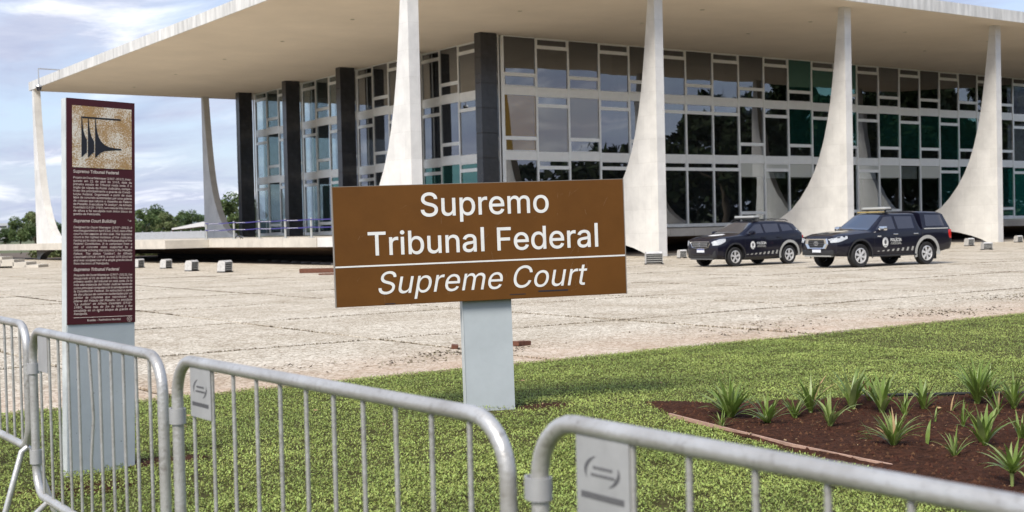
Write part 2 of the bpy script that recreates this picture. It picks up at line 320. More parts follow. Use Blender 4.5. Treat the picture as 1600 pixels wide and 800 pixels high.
def text_mesh(name, lines, mat_, res=4, shear=0.0, offset=0.0):
    """lines: (string, x, y, size, word gap) in the sheet's own plane; one mesh; offset adds a rim that emboldens"""
    key = (tuple(lines), mat_.name, res, shear, offset)
    if key in TCACHE: return TCACHE[key]
    vs = []; fs = []; dg = bpy.context.evaluated_depsgraph_get()
    for s, x, y, size, space in lines:
        runs = s.split('l')
        for n_, q in enumerate(runs):
            if q.strip():
                cu = text_curve(q, res); cu.size = 10; cu.space_word = space; cu.shear = shear; k_ = size/10; cu.fill_mode = 'NONE'
                o = bpy.data.objects.new(name, cu); COL.objects.link(o); dg.update(); me = o.evaluated_get(dg).to_mesh()
                p2 = [v.co.to_2d() for v in me.vertices]; ed_ = [tuple(sorted(e.vertices)) for e in me.edges]; ed_ = [(a, b_) if b_-a == 1 else (b_, a) for a, b_ in ed_]
                rv, _e, rf = delaunay_2d_cdt(p2, ed_, [], 1, 1e-6)[:3]
                ea = np.array([(p2[a][0], p2[a][1], p2[b_][0], p2[b_][1]) for a, b_ in ed_])
                b_ = len(vs); vs += [(v[0]*k_+x, v[1]*k_+y, 0) for v in rv]
                for f in rf:      # keep the faces that the outlines wind round
                    cx, cy = sum(rv[i][0] for i in f)/len(f), sum(rv[i][1] for i in f)/len(f)
                    up = (ea[:, 1] > cy) != (ea[:, 3] > cy); h_ = ea[up]
                    if np.sum(np.sign(h_[:, 3]-h_[:, 1])[h_[:, 0]+(cy-h_[:, 1])/(h_[:, 3]-h_[:, 1])*(h_[:, 2]-h_[:, 0]) > cx]) != 0: fs.append(tuple(b_+i for i in f))
                o.evaluated_get(dg).to_mesh_clear(); bpy.data.objects.remove(o); bpy.data.curves.remove(cu)
            x += run_width(q, space)*size
            if n_ < len(runs)-1:
                b_ = len(vs); h_ = L_H*size
                vs += [(x+L_X0*size, y, 0), (x+L_X1*size, y, 0), (x+L_X1*size+shear*h_, y+h_, 0), (x+L_X0*size+shear*h_, y+h_, 0)]; fs.append((b_, b_+1, b_+2, b_+3))
                x += L_ADV*size
    bm = bmesh.new(); bv = [bm.verts.new(v) for v in vs]
    for f in fs:
        try: bm.faces.new([bv[i] for i in f])
        except ValueError: pass
    bmesh.ops.remove_doubles(bm, verts=bm.verts[:], dist=1e-6)
    if offset:
        out = {}
        edges = [e for e in bm.edges if len(e.link_faces) == 1]
        for e in edges:
            a, b_ = e.verts[0].co, e.verts[1].co; d = (b_-a); nrm = Vector((d.y, -d.x, 0))
            if nrm.length < 1e-9: continue
            nrm.normalize()
            if nrm.dot(e.link_faces[0].calc_center_median()-(a+b_)/2) > 0: nrm.negate()
            for v in e.verts: out.setdefault(v, []).append(nrm)
        nv = {}
        for v, l_ in out.items():
            m_ = sum(l_, Vector((0, 0, 0))); k = m_.normalized() if m_.length > 1e-6 else l_[0]
            nv[v] = bm.verts.new(v.co + k*offset/max(.6, k.dot(l_[0])))
        for e in edges:
            a, b_ = e.verts
            if a in nv and b_ in nv: bm.faces.new((a, b_, nv[b_], nv[a]))
    me = bpy.data.meshes.new(name); bm.to_mesh(me); bm.free(); me.materials.append(mat_); TCACHE[key] = me; return me
def fit_line(s, x0, x1, y, space=1.0): # one line set to run from x0 to x1
    return (s, x0, y, (x1-x0)/text_width(s, space), space)
def just_line(s, x0, x1, y, size): # justified: word gaps stretched
    k = s.count(' '); w1 = text_width(s, 1.0); w2 = text_width(s, 2.0); gap = max(1e-4, w2-w1)
    return (s, x0, y, size, max(.3, 1+((x1-x0)/size-w1)/gap) if k else 1.0)
# ================================================================ THE BROWN SIGN
sg = thing('road_sign', 'wide brown sign on a blue grey post reading Supremo Tribunal Federal Supreme Court', 'sign', (-21.4765, -37.200, 0), rot=(0, -.013, -.388))
BW, BH, BZ = 2.55, 1.007, 1.453
M().box(-.186, .055, -.08, .243, .16, BZ+.35).build('post', [POSTB], sg)
M().box(-.1905, .05, -.08, -.1865, .165, BZ+.34).build('post_lit_edge', POSTLIT, sg)  # light on the post's left side, painted as a paler strip
M().box(-BW/2, -.012, BZ-BH/2, BW/2, .052, BZ+BH/2, .004).build('board', [SIGNBR], sg)
M().box(-BW/2-.004, -.0125, BZ-BH/2-.003, -BW/2+.004, .053, BZ+BH/2+.003).box(BW/2-.004, -.0125, BZ-BH/2-.003, BW/2+.004, .053, BZ+BH/2+.003).box(-BW/2+.004, -.0115, BZ+BH/2, BW/2-.004, .0525, BZ+BH/2+.004).build('board_edge', mat('board_edge_metal', (.3, .27, .24), .4, metal=.4), sg)
# positions measured as fractions of the board: x from left, y from top
def bx(f): return -BW/2+BW*f
def by(f): return BZ+BH/2-BH*f
def sheet(name, lines, mt, y, parent, res=5, shear=0.0, offset=0.0):
    me = text_mesh(name, lines, mt, res, shear, offset)
    return obj(name, me, parent, (0, y, 0), (PI/2, 0, 0))
for ln_, xa, xb, yb, shr, off_ in (('Supremo', .287, .736, .2655, 0, .0024), ('Tribunal Federal', .108, .911, .578, 0, .0024), ('Supreme Court', .132, .852, .905, .21, .0002)):
    s_, x_, y_, size_, sp0 = fit_line(ln_, bx(xa), bx(xb), by(yb))
    for wd_ in ln_.split(' '):      # each word a piece of vinyl
        sheet('lettering', [(wd_, x_, y_, size_, 1.0)], WHITE, -.0135, sg, shear=shr, offset=off_)
        x_ += (text_width(wd_+' ')) * size_
M().box(-BW/2+.005, -.0138, by(.672), BW/2-.005, -.0122, by(.659)).build('white_rule', WHITE, sg)
sc_ = M()
for _ in range(46):   # scratches in the paint
    x, z = bx(random.choice((random.uniform(.72, .9), random.uniform(.05, .95)))), by(random.uniform(.05, .95)); a = random.gauss(1.2, .6); l_ = random.uniform(.01, .05)
    c, q = math.cos(a)*l_, math.sin(a)*l_; sc_.add([(x-c, -.0134, z-q), (x-c+.0012, -.0134, z-q), (x+c+.0012, -.0134, z+q), (x+c, -.0134, z+q)], [(0, 1, 2, 3)])
sc_.build('scratches', mat('scratched_paint', (.24, .15, .08), .6), sg, kind='stuff')
for fa, fb, ya, yb in ((.16, .195, .992, .985), (.585, .64, .965, .958), (.685, .79, .950, .938)): M().box(bx(fa), -.0135, by(ya), bx(fb), -.0122, by(yb)).build('scuff_mark', INK, sg)

# ================================================================ THE TOTEM
TW, TH = .479, 2.488
tt = thing('information_totem', 'tall narrow blue grey totem with maroon panel of white text and pictogram of columns', 'sign', (-24.950, -37.671, 0), rot=(0, .028, .145))
M().box(-TW/2, 0, -.05, TW/2, .075, TH-.002, .003).build('totem_body', POSTB, tt)
M().box(-TW/2-.004, .004, -.05, -TW/2-.0005, .071, TH-.001).build('lit_side_strip', POSTLIT, tt)  # totem's left side painted paler for the light falling on it
pz = TH*(1-.603)
M().box(-TW/2-.002, -.006, pz, TW/2+.002, -.0008, TH).build('panel', MAROON, tt)
def tx(f): return -TW/2+TW*f
def tz(f): return TH*(1-f)
PY = -.0075
M().box(tx(.075), PY, tz(.1835), tx(.955), -.0058, tz(.0185)).build('picture', TANP, tt)
# pictogram of the colonnade: roof bar and three half sails
IX0, IX1, IZ0, IZ1 = tx(.075), tx(.955), tz(.0185), tz(.1835)
def ip(fx, fy): return (IX0+(IX1-IX0)*fx, IZ0+(IZ1-IZ0)*fy)
pg = M()
def flat(poly):
    pts = [ip(*p) for p in poly]; pg.add([(x, PY-.0012, z) for x, z in pts], [tuple(range(len(pts)))])
flat([(.145, .172), (.81, .172), (.81, .198), (.145, .198)])
def sail(x0, clip):
    up = [(x0+.012, .2), (x0+.02, .3), (x0+.035, .4), (x0+.06, .49), (x0+.10, .56), (x0+.16, .615), (x0+.24, .645), (x0+.34, .66), (x0+.445, .664)]
    dn = [(x0+.445, .688), (x0+.34, .692), (x0+.24, .70), (x0+.16, .715), (x0+.09, .75), (x0+.045, .79), (x0+.012, .83)]
    q = lambda l: [p for p in l if p[0] <= clip]
    a, b_ = q(up), q(dn)
    def at(l):
        for p0, p1 in zip(l, l[1:]):
            if min(p0[0], p1[0]) <= clip <= max(p0[0], p1[0]): t = (clip-p0[0])/(p1[0]-p0[0]); return [(clip, p0[1]+t*(p1[1]-p0[1]))]
        return []
    poly = [(x0, .2)] + a + (at(up) if clip < x0+.44 else []) + (at(dn) if clip < x0+.44 else []) + b_ + [(x0, .83)]
    # fan from the straight edge, row by row
    n_ = len(poly)
    pts = [ip(*p) for p in poly]; bmx = bmesh.new(); vs = [bmx.verts.new((x, PY-.0012, z)) for x, z in pts]; bmx.faces.new(vs); bmesh.ops.triangulate(bmx, faces=bmx.faces[:])
    bmx.verts.index_update(); pg.add([v.co for v in bmx.verts], [[v.index for v in f.verts] for f in bmx.faces]); bmx.free()
sail(.148, .238); sail(.255, .358); sail(.375, 2)
pg.build('pictogram', INK, tt)
P1 = '''Projeto de Oscar Niemeyer (1907-2012), inau-
gurado em 21 de abril de 1960, data da
primeira sessão do Tribunal nesta sede. É o
órgão de cúpula do Poder Judiciário, compe-
tindo-lhe principalmente a guarda da Consti-
tuição Federal. Organizado a partir de duas
lajes de concreto sustentadas por uma galeria
de colunas que retoma o desenho do Palácio
do Planalto. A escultura "A Justiça", de Alfredo
Ceschiatti (1918-1989), tem mais de três metros
de altura e foi esculpida num único bloco de
granito de Petrópolis.'''.split('\n')
P2 = '''Designed by Oscar Niemeyer (1907-2012), it
was inaugurated on April 21st, 1960, date of the
court's first session at this seat. The Supreme
Court is the highest instance of the Judiciary,
having as its main duty the safeguarding of the
Federal Constitution. It is comprised from a
pair of concrete slabs supported by a
colonnade echoing the columns in the Planalto
Palace. The statue "Justice", by Alfredo
Ceschiatti (1918-1989), is over 10 ft (3m) tall
and was sculpted out of a single granite block
from the town of Petrópolis.'''.split('\n')
P3 = '''Proyecto de Oscar Niemeyer (1907-2012), fue
inaugurado el 21 de Abril de 1960, fecha de la
primera sesión del tribunal en esta sede. Es la
más alta instancia del Poder Judicial teniendo
como principal competencia la salvaguarda de
la Constitución Federal. Se estructuró a partir
de dos placas de cemento sustentadas por un
pórtico de columnas que reproducen los
pilares del Palacio del Planalto. La escultura
"La Justicia" de Alfredo Ceschiatti (1918-
1989), tiene más de 3m de altura y fue
esculpida en un único bloque de granito de
Petrópolis.'''.split('\n')
X0, X1 = tx(.085), tx(.955)
def para(lines, f0, f1, shear, off):
    k = len(lines); out = []
    for i, s in enumerate(lines):
        y = tz(f0+(f1-f0)*i/(k-1)); mx_ = (X1-X0)/(text_width(s, .6)); size = min(.0275, mx_)
        out.append(just_line(s, X0, X1, y, size) if i < k-1 else (s, X0, y, .0275, 1.0))
    sheet('paragraph', out, CREAM, PY, tt, 1, shear, off)
def head(s, f, shear, w_): sheet('heading', [fit_line(s, X0, tx(w_), tz(f))], CREAM, PY, tt, 2, shear, .0007)
head('Supremo Tribunal Federal', .198, 0, .76); para(P1, .2135, .3105, 0, .00035)
head('Supreme Court Building', .330, .2, .71); para(P2, .346, .443, .2, .00035)
head('Supremo Tribunal Federal', .460, .2, .755); para(P3, .474, .5775, .2, .00035)
M().box(X0, PY-.0004, tz(.5855), X1, -.0058, tz(.5842)).build('thin_rule', CREAM, tt)
sheet('footer', [fit_line('Brasília - Patrimônio Mundial', tx(.28), tx(.78), tz(.5955))], CREAM, PY, tt, 1, 0, .0003)
em = M(); ex, ez = tx(.912), tz(.5935)
for r0, r1, n_ in ((.016, .0185, 24), (.0075, .0115, 4)):
    vs = [(ex+r*math.cos(2*PI*j/n_), PY, ez+r*math.sin(2*PI*j/n_)) for r in (r0, r1) for j in range(n_)]
    em.add(vs, [(j, (j+1) % n_, n_+(j+1) % n_, n_+j) for j in range(n_)])
em.build('emblem', CREAM, tt)
sp_ = M()
for fx, fz, s_ in ((.93, .325, .012), (.36, .362, .015), (.45, .571, .012), (.36, .585, .006), (.90, .322, .007)):   # chips in the panel paint
    a = [(tx(fx)+s_*random.uniform(.3, 1)*math.cos(k*PI/3), PY-.0005, tz(fz)+s_*.5*random.uniform(.3, 1)*math.sin(k*PI/3)) for k in range(6)]; sp_.add(a, [(0, 1, 2, 3, 4, 5)])
for _ in range(22):
    x, z = random.uniform(-.2, .22), random.uniform(.12, .85); r_ = random.uniform(.0015, .004); sp_.add([(x+r_*math.cos(k*PI/3), -.0009, z+r_*math.sin(k*PI/3)) for k in range(6)], [(0, 1, 2, 3, 4, 5)])
sp_.m = [0]*5+[1]*22
sp_.build('paint_chip', [CREAM, INK], tt)

# ================================================================ THE SETTING
M().add([(-3000, -3000, -.16), (4000, -3000, -.16), (4000, 4000, -.16), (-3000, 4000, -.16)], [(0, 1, 2, 3)]).build('ground', GROUND, kind='structure')
YE = -34.3                                        # lawn edge, parallel to the building
plaza = M().add([(-70, YE, -.035), (110, YE, -.035), (110, 110, -.035), (-70, 110, -.035)], [(0, 1, 2, 3)]).build('plaza', JOINT, kind='structure')
xs = [-18.6 + 4.6*i for i in range(-6, 20)]; ys = [YE-.0, -30.1, -25.13, -20.15, -15.2, -10.2, -5.2, -.2, 4.8, 9.8, 14.8, 19.8, 24.8, 29.8, 34.8, 39.8, 44.8, 49.8, 54.8]
slabm = {}
cnt = 0
for j in range(len(ys)-1):
    for i in range(len(xs)-1):
        x0, x1, y0, y1 = xs[i], xs[i+1], ys[j], ys[j+1]
        if x0 > -2 and y0 > 4: continue               # under the terrace
        hit = [see(x, y) for x in (x0, (x0+x1)/2, x1) for y in (y0, (y0+y1)/2, y1)]
        if not any(h and -160 < h[0] < 1760 and h[1] > 300 for h in hit): continue
        k = round(y1-y0, 2)
        if k not in slabm:
            gx, gy = .045, .045
            slabm[k] = M().box(-2.3+gx, -k/2+gy, -.03, 2.3-gx, k/2-gy, 0, .006).mesh('paving_slab', PAVE)
        obj('paving_slab', slabm[k], plaza, ((x0+x1)/2, (y0+y1)/2, random.uniform(-.004, .003)), (random.uniform(-.0012, .0012), random.uniform(-.0012, .0012), 0)); cnt += 1
# weeds and dirt in the joints, ragged
w = M(); 
for _ in range(60000):
    if random.random() < .45: x = random.choice(xs[1:18])+random.gauss(0, .03); y = random.uniform(YE, 3)
    else: y = random.choice(ys[1:9])+random.gauss(0, .03); x = random.uniform(-27, 36)
    if noise.noise((x*.45, y*.45, 3))+.3*noise.noise((x*2, y*2, 1)) < -.12: continue
    h = see(x, y)
    if not h or not (-40 < h[0] < 1640): continue
    s_ = random.uniform(.012, .032); a = random.uniform(0, 6.3)
    for k in range(2):
        a += 2; dx, dy = math.cos(a)*s_, math.sin(a)*s_
        w.add([(x-dy*.45, y+dx*.45, -.02), (x+dy*.45, y-dx*.45, -.02), (x+dx*.5, y+dy*.5, s_*random.uniform(.3, .85))], [(0, 1, 2)])
for cx_, cy_, n_, sp_ in ((-18.7, -32.7, 260, .55), (-20.0, -33.2, 70, .5), (-21.3, -32.6, 60, .5), (-9.6, -33.2, 260, .8), (-4.8, -31.8, 420, 1.0), (-13.2, -32.6, 120, .9), (-14.2, -33.4, 90, .6)):
    for _ in range(n_):
        x, y = random.gauss(cx_, sp_), random.gauss(cy_, sp_*.35); s_ = random.uniform(.015, .06); a = random.uniform(0, 6.3); dx, dy = math.cos(a)*s_, math.sin(a)*s_
        w.add([(x-dy*.4, y+dx*.4, .001), (x+dy*.4, y-dx*.4, .001), (x+dx, y+dy, s_*.4)], [(0, 1, 2)])
w.build('joint_weeds', mat('dry_weed', (.15, .12, .075), .9, island=.5), kind='stuff')

# ---- the court
court = thing('court_building', 'white marble court palace with sail shaped columns, glass walls and flat overhanging roof', 'building')
H = 13.25; T = .65; ZP = 1.31; XR = 76
roof = M().box(-.47, -1.29, H, XR, 57.63, H+T-.01).build('roof', SOFFIT, court)
def fascia(p0, p1, nrm, n_):
    d = (Vector(p1)-Vector(p0))/n_; a = math.atan2(d.y, d.x); w_ = d.length
    me = [M().box(-w_/2+.004, -.03, -.002, w_/2-.004, .03, T+.012).mesh('marble_tile', TILE) for _ in range(1)][0]
    for i in range(n_):
        c = Vector(p0)+d*(i+.5); obj('marble_tile', me, roof, c+Vector(nrm)*random.uniform(-.004, .004), (0, 0, a))
fascia((-.5, -1.26, H), (-.5, 57.6, H), (-1, 0, 0), 49)
fascia((-.44, -1.32, H), (XR, -1.32, H), (0, -1, 0), 62)
# soffit downlights
M1 = M().lathe([(.13, 0), (.13, -.02), (.09, -.02), (.085, .0)], n=12).mesh('soffit_light', BEIGE)
for i in range(8):
    for y in (4.5, 9.5): obj('soffit_light', M1, roof, (4+8.7*i, y, H-.002))
for j in range(5): obj('soffit_light', M1, roof, (6, 16+9*j, H-.002))

# ---- columns: thin plates, straight outer edge, inner edge sweeping down to the terrace
prof_up = [(.40, 13.25), (.50, 12.4), (.62, 11.4), (.76, 10.3), (.92, 9.2), (1.10, 8.1), (1.34, 7.0), (1.62, 6.0), (1.95, 5.1), (2.34, 4.3), (2.82, 3.55), (3.40, 2.85), (4.05, 2.25), (4.9, 1.78), (5.9, 1.48), (7.1, 1.34), (8.99, 1.30)]
prof_dn = [(8.99, .86), (6.5, .86), (5.0, .84), (3.85, .76), (2.8, .62), (1.9, .42), (1.2, .2), (.72, -.03)]
prof = [(0, -.03), (0, 13.25)] + prof_up + prof_dn
def colmesh(sgn, y0):
    m = M(); q = prof if sgn > 0 else prof[::-1]
    inn = prof_up + prof_dn; o = []
    # strips between outer edge and inner curve keep the faces tidy
    vs = []; fs = []
    up = [(y, z) for y, z in prof_up]
    for x in (0, .53):
        for y, z in up: vs += [(x, y0, z), (x, y0+sgn*y, z)]
    nu = len(up)
    for s_ in (0, 1):
        b_ = s_*2*nu
        for i in range(nu-1): fs.append((b_+2*i, b_+2*i+1, b_+2*i+3, b_+2*i+2))
    for i in range(nu-1): fs.append((2*i+1, 2*nu+2*i+1, 2*nu+2*i+3, 2*i+3)); fs.append((2*i, 2*i+2, 2*nu+2*i+2, 2*nu+2*i))
    m.add(vs, fs)
    low = [(0, 1.30), (8.99, 1.30)] + prof_dn + [(0, -.03)]
    m.prism(low, lambda y, z: (0.0, y0+sgn*y, z), lambda y, z: (.53, y0+sgn*y, z))
    return m.mesh('column', MARBLE, 25)
ca, cb_ = colmesh(1, 0.0), colmesh(-1, 56.85)
for i in range(6): obj('column', ca, court, (13.86*i, 0, 0))
for i in range(3): obj('column', cb_, court, (-.48+13.86*i, 0, 0))

# ---- terrace slab and the dark recess below it
M().box(0, 9, .85, XR, 54, ZP-.004).build('terrace', CONC, court)
ed = M()
for i in range(24):
    y0 = 9 + i*45/24; ed.box(-.05, y0+.01, .85, -.002, y0+45/24-.01, ZP)
for i in range(40):
    x0 = i*XR/40; ed.box(x0+.01, 8.95, .85, x0+XR/40-.01, 8.998, ZP)
ed.build('terrace_edge', CONC, court)
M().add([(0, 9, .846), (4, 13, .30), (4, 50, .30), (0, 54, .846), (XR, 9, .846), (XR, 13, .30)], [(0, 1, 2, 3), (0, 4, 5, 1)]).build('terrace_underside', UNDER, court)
M().box(5.0, 14, -.2, XR, 45, .84).build('recess_wall', VOID, court)  # black body carrying the under-terrace shade in its colour
# access walkway on the entrance side, slightly falling
wk = M(); wk.prism([(22.5, 1.30), (60, 1.17), (74, 1.13), (74, .66), (60, .70), (22.5, .84)], lambda y, z: (-2.6, y, z), lambda y, z: (-.06, y, z)); wk.build('access_walkway', CONC, court)

# ---- glass walls
GY, GX = 16.80, 16.56; MW = 2.495; NC = 24; LW = 2.233; NL = 16
rows = [(1.58, 5.68), (6.24, 9.64), (10.2, 13.17)]
lowt = [2.25, 7.05, 10.92]; hight = [5.22, 9.04, 12.64]
mul = M().box(-.068, -.085, 1.36, .068, .07, 13.2).mesh('mullion', ALU)
def P_right(u): return (GX+u, GY, 0)
def P_left(u): return (GX, GY+.35+u, 0)
cache = {}
def boxm(name, w_, h_, d_, mt):
    k = (name, round(w_, 3), round(h_, 3), round(d_, 3), mt.name)
    if k not in cache: cache[k] = M().box(-w_/2, -d_/2, 0, w_/2, d_/2, h_).mesh(name, mt)
    return cache[k]
PANE_TILT = .0075    # tilt added to steer reflections: mirrored roof edge rises, more sky shows
def wall(ncol, cw, place, rz, pane_mat):
    R = (0, 0, rz)
    for i in range(ncol+1): obj('mullion', mul, court, place(i*cw), R)
    for i in range(ncol):
        cx_ = (i+.5)*cw; w_ = cw-.138
        for z0, z1 in ((1.35, 1.57), (5.69, 6.23), (9.65, 10.19), (13.171, 13.24)):
            nm = {1.35: 'sill', 13.171: 'head_frame'}.get(z0, 'spandrel')
            p = place(cx_); obj(nm, boxm(nm, w_, z1-z0, .11, SPAN if nm == 'spandrel' else ALU), court, (p[0], p[1], z0), R)
        for r_ in range(3):
            z0, z1 = rows[r_]; hi = i % 2 == 1
            if rz == 0 and i == 6 and r_ < 2: hi = True
            zt = (hight if hi else lowt)[r_]
            if rz == 0 and r_ == 0 and i in (11, 15, 16): zt = None
            cuts = [z0, z1] if zt is None else [z0, zt-.085, zt+.085, z1]
            p = place(cx_)
            if zt: obj('transom', boxm('transom', w_, .17, .14, ALU), court, (p[0], p[1], zt-.085), R)
            blind = rz == 0 and r_ == 0 and i in (8, 9, 10, 11, 13, 14, 15, 16)
            if blind: cuts = sorted(cuts+([4.74, 4.745] if not hi else []))
            for k in range(0, len(cuts), 2):
                a, b_ = cuts[k], cuts[k+1]
                small = (b_-a) < 1.3 and not (blind and not hi and a > 4)
                if small:   # opening light with its own frame
                    fm = M(); hh = b_-a
                    for q in ((-w_/2, 0, w_/2, .05), (-w_/2, hh-.05, w_/2, hh), (-w_/2, .05, -w_/2+.05, hh-.05), (w_/2-.05, .05, w_/2, hh-.05)): fm.box(q[0], -.075, q[1], q[2], .045, q[3])
                    kk = ('vf', round(w_, 3), round(hh, 3))
                    if kk not in cache: cache[kk] = fm.mesh('vent_frame', ALU)
                    fo = obj('vent_frame', cache[kk], court, (p[0], p[1], a), R)
                mt = FROST if blind and a > 4 else pane_mat(i, r_, small)
                o = obj('glass_pane', boxm('glass_pane', w_-.004, b_-a-.004, .012, mt), court, (p[0], p[1], a+.002),
                        (random.gauss(0, .0022)+(PANE_TILT*(3.2 if r_ == 2 else 1) if rz == 0 else 0), 0, rz+random.gauss(0, .0022)))
rr_ = random.Random(5)
def pm_right(i, r_, small):
    if r_ == 1 and i in (10, 11, 12, 14, 15, 16, 17, 18): return TEALGLASS if not small or rr_.random() < .4 else GLASS
    if r_ == 1 and i == 0: return OCHREGLASS
    if r_ == 1 and i in (1, 2): return GREYGLASS if not small else GLASS
    if r_ == 1 and i == 17: return OCHREGLASS
    if r_ == 2 and i not in (10, 11, 12, 14, 17): return TOPGLASS
    if r_ == 0 and i in (17, 18, 19, 20, 21, 22): return TEALGLASS
    if r_ == 2 and i in (10, 11, 12): return TEALGLASS if not small else GLASS
    return GROUNDGLASS if r_ == 0 and 7 < i < 17 else GLASS
def pm_left(i, r_, small):
    if r_ == 0 and i in (1, 2, 3, 9): return TEALGLASS
    return CLEAR if i > 8 else GLASS
wall(NC, MW, P_right, 0, pm_right)
wall(NL, LW, P_left, PI/2, pm_left)
# far walls, plain glazing seen through the corner bays
fw_ = M()
for i in range(25): fw_.box(GX+i*2.495-.05, 52.9, 1.35, GX+i*2.495+.05, 53.0, 13.2)
for z in (1.35, 5.7, 9.7, 13.1): fw_.box(GX+.06, 52.91, z, GX+59.8, 52.99, z+.12 if z > 13 else z+.45)
fw_.build('rear_window_frame', ALU, court)
# interior: floors, core, ceilings, blinds and curtains
fl = M()
for z in (5.72, 9.68): fl.box(GX+.35, GY+.35, z, 74, 52.6, z+.48)
fl.build('interior_floor', INNER, court)
co_ = M().box(GX+7.5, GY+6, 1.32, 74, 43, 5.71).box(GX+7.5, GY+6, 6.21, 74, 43, 9.67).box(GX+7.5, GY+6, 10.17, 74, 43, 13.24)
co_.build('interior_wall', CORE, court)
pt = M()
for i in range(9): pt.box(GX+5+MW*2.5*i, GY+2.5, 1.32, GX+5.6+MW*2.5*i, GY+3.1, 13.2)
pt.build('interior_pillar', CORE, court)
for i in (8, 9, 10, 11, 13, 14, 15, 16): obj('roller_blind', boxm('roller_blind', MW-.2, .95, .02, BLIND), court, (GX+(i+.5)*MW, GY+.22, 4.68))
for i, z0, z1 in ((0, 6.26, 9.6), ): obj('curtain', boxm('curtain', MW-.15, z1-z0, .04, GOLD), court, (GX+(i+.5)*MW, GY+.3, z0))
for i, z0, z1, mt in ((9, 1.45, 5.1, TEAL), (10, 1.45, 5.1, TEAL), (5, 6.3, 9.6, BLIND), (8, 10.3, 12.9, BLIND)): obj('curtain', boxm('curtain', .04, z1-z0, LW-.2, mt), court, (GX+.3, GY+.35+(i+.5)*LW, z0))
for i, r_ in ((17, 2.2), (20, 2.2)): obj('curtain', boxm('curtain', MW-.3, 3.2, .04, TEAL), court, (GX+(i+.5)*MW, GY+.35, 1.6))
# ceiling lights inside, unlit tubes
ct = M()
for i in range(10): ct.box(GX+2+i*5.4, GY+1.2, 13.0, GX+4.6+i*5.4, GY+1.35, 13.06)
ct.build('ceiling_tube', BLIND, court)
# ---- black granite pillars standing in front of the entrance glass
for i in range(5):
    y0 = 16.48+8.934*i
    p = obj('pillar', M().box(14.80, y0+.015, 1.31, 15.95, y0+.65, H-.002).mesh('pillar', VOID), court) if i == 0 else obj('pillar', bpy.data.meshes['pillar'], court, (0, 8.934*i, 0))
    if i == 0:
        gA = M().box(14.785, y0, 0, 15.955, y0+.665, 1.475, .012).mesh('granite_block', GRANITE)
    for k in range(8): obj('granite_block', gA, p, (random.uniform(-.004, .004), random.uniform(-.004, .004), 1.315+1.49*k), (0, 0, 0))
# slim service frame beside each pillar
for i in range(5):
    sf = obj('side_frame', M().box(-.04, -.04, 1.32, .04, .04, 13.2).mesh('side_frame', ALU) if i == 0 else bpy.data.meshes['side_frame'], court, (16.12, 16.6+8.934*i, 0))

# ---- lawn, flower bed
lawn = M().add([(-60, -60, -.012), (40, -60, -.012), (40, YE-.012, -.012), (-60, YE-.012, -.012)], [(0, 1, 2, 3)]).build('lawn', LAWN, kind='structure')
BEDF = [(-20.21, -37.71), (-20.69, -38.65), (-21.10, -40.19), (-21.34, -41.5), (-21.6, -42.3), (-21.9, -43.4)]
BEDB = [(-19.54, -38.50), (-18.55, -38.95), (-17.65, -39.70), (-16.6, -40.9), (-16.4, -43.4)]
bed = BEDF + BEDB[::-1]
def inpoly(x, y, poly):
    c = False; j = len(poly)-1
    for i in range(len(poly)):
        if (poly[i][1] > y) != (poly[j][1] > y) and x < (poly[j][0]-poly[i][0])*(y-poly[i][1])/(poly[j][1]-poly[i][1])+poly[i][0]: c = not c
        j = i
    return c
def edist(x, y, poly):
    p = Vector((x, y)); d = 9
    for i in range(len(poly)):
        a, b_ = Vector(poly[i]), Vector(poly[(i+1) % len(poly)]); t = max(0, min(1, (p-a).dot(b_-a)/(b_-a).length_squared)); d = min(d, (p-(a+(b_-a)*t)).length)
    return d
def soilz(x, y):
    d = edist(x, y, bed); s_ = min(1, d/.25)
    return -.002 + s_*(.038 + .05*noise.noise((x*1.6, y*1.6, 0)) + .02*noise.noise((x*6, y*6, 4)) + .010*noise.noise((x*17, y*17, 9)) + .006*noise.noise((x*40, y*40, 2)))
sm = M(); g_ = {}; st = .045
nx, ny = int(5.6/st), int(6/st)
for i in range(nx+1):
    for j in range(ny+1):
        x, y = -22.0+i*st, -43.5+j*st
        if inpoly(x, y, bed): g_[i, j] = len(sm.v); sm.v.append((x, y, soilz(x, y)))
for (i, j), k in g_.items():
    if all(q in g_ for q in ((i+1, j), (i, j+1), (i+1, j+1))): sm.f.append((k, g_[i+1, j], g_[i+1, j+1], g_[i, j+1])); sm.m.append(0)
sm.build('flower_bed_soil', SOIL, kind='structure', smooth=60)
cl = M()
for _ in range(9000):
    x, y = random.uniform(-22, -16.5), random.uniform(-43.3, -37.7)
    if not inpoly(x, y, bed): continue
    z = soilz(x, y); s_ = random.choice((.006, .008, .011, .016))*random.uniform(.7, 1.3); a = random.uniform(0, 6.3)
    v = [Vector((math.cos(a+k*2.1)*s_, math.sin(a+k*2.1)*s_, 0)) for k in range(3)]+[Vector((0, 0, s_*1.1))]
    cl.add([(x+p.x, y+p.y, z+p.z-.002) for p in v], [(0, 1, 3), (1, 2, 3), (2, 0, 3)])
cl.build('soil_crumbs', CLOD, kind='stuff')
lit = M()
for _ in range(500):
    x, y = random.uniform(-22, -16.5), random.uniform(-43.3, -37.7)
    if not inpoly(x, y, bed): continue
    z = soilz(x, y)+.006; a = random.uniform(0, 6.3); l_ = random.uniform(.006, .022); c, q = math.cos(a), math.sin(a); t_ = random.uniform(-.004, .01)
    lit.add([(x-c*l_-q*.003, y-q*l_+c*.003, z), (x-c*l_+q*.003, y-q*l_-c*.003, z), (x+c*l_+q*.003, y+q*l_-c*.003, z+t_), (x+c*l_-q*.003, y+q*l_+c*.003, z+t_)], [(0, 1, 2, 3)])
lit.build('leaf_litter', DRYLEAF, kind='stuff')
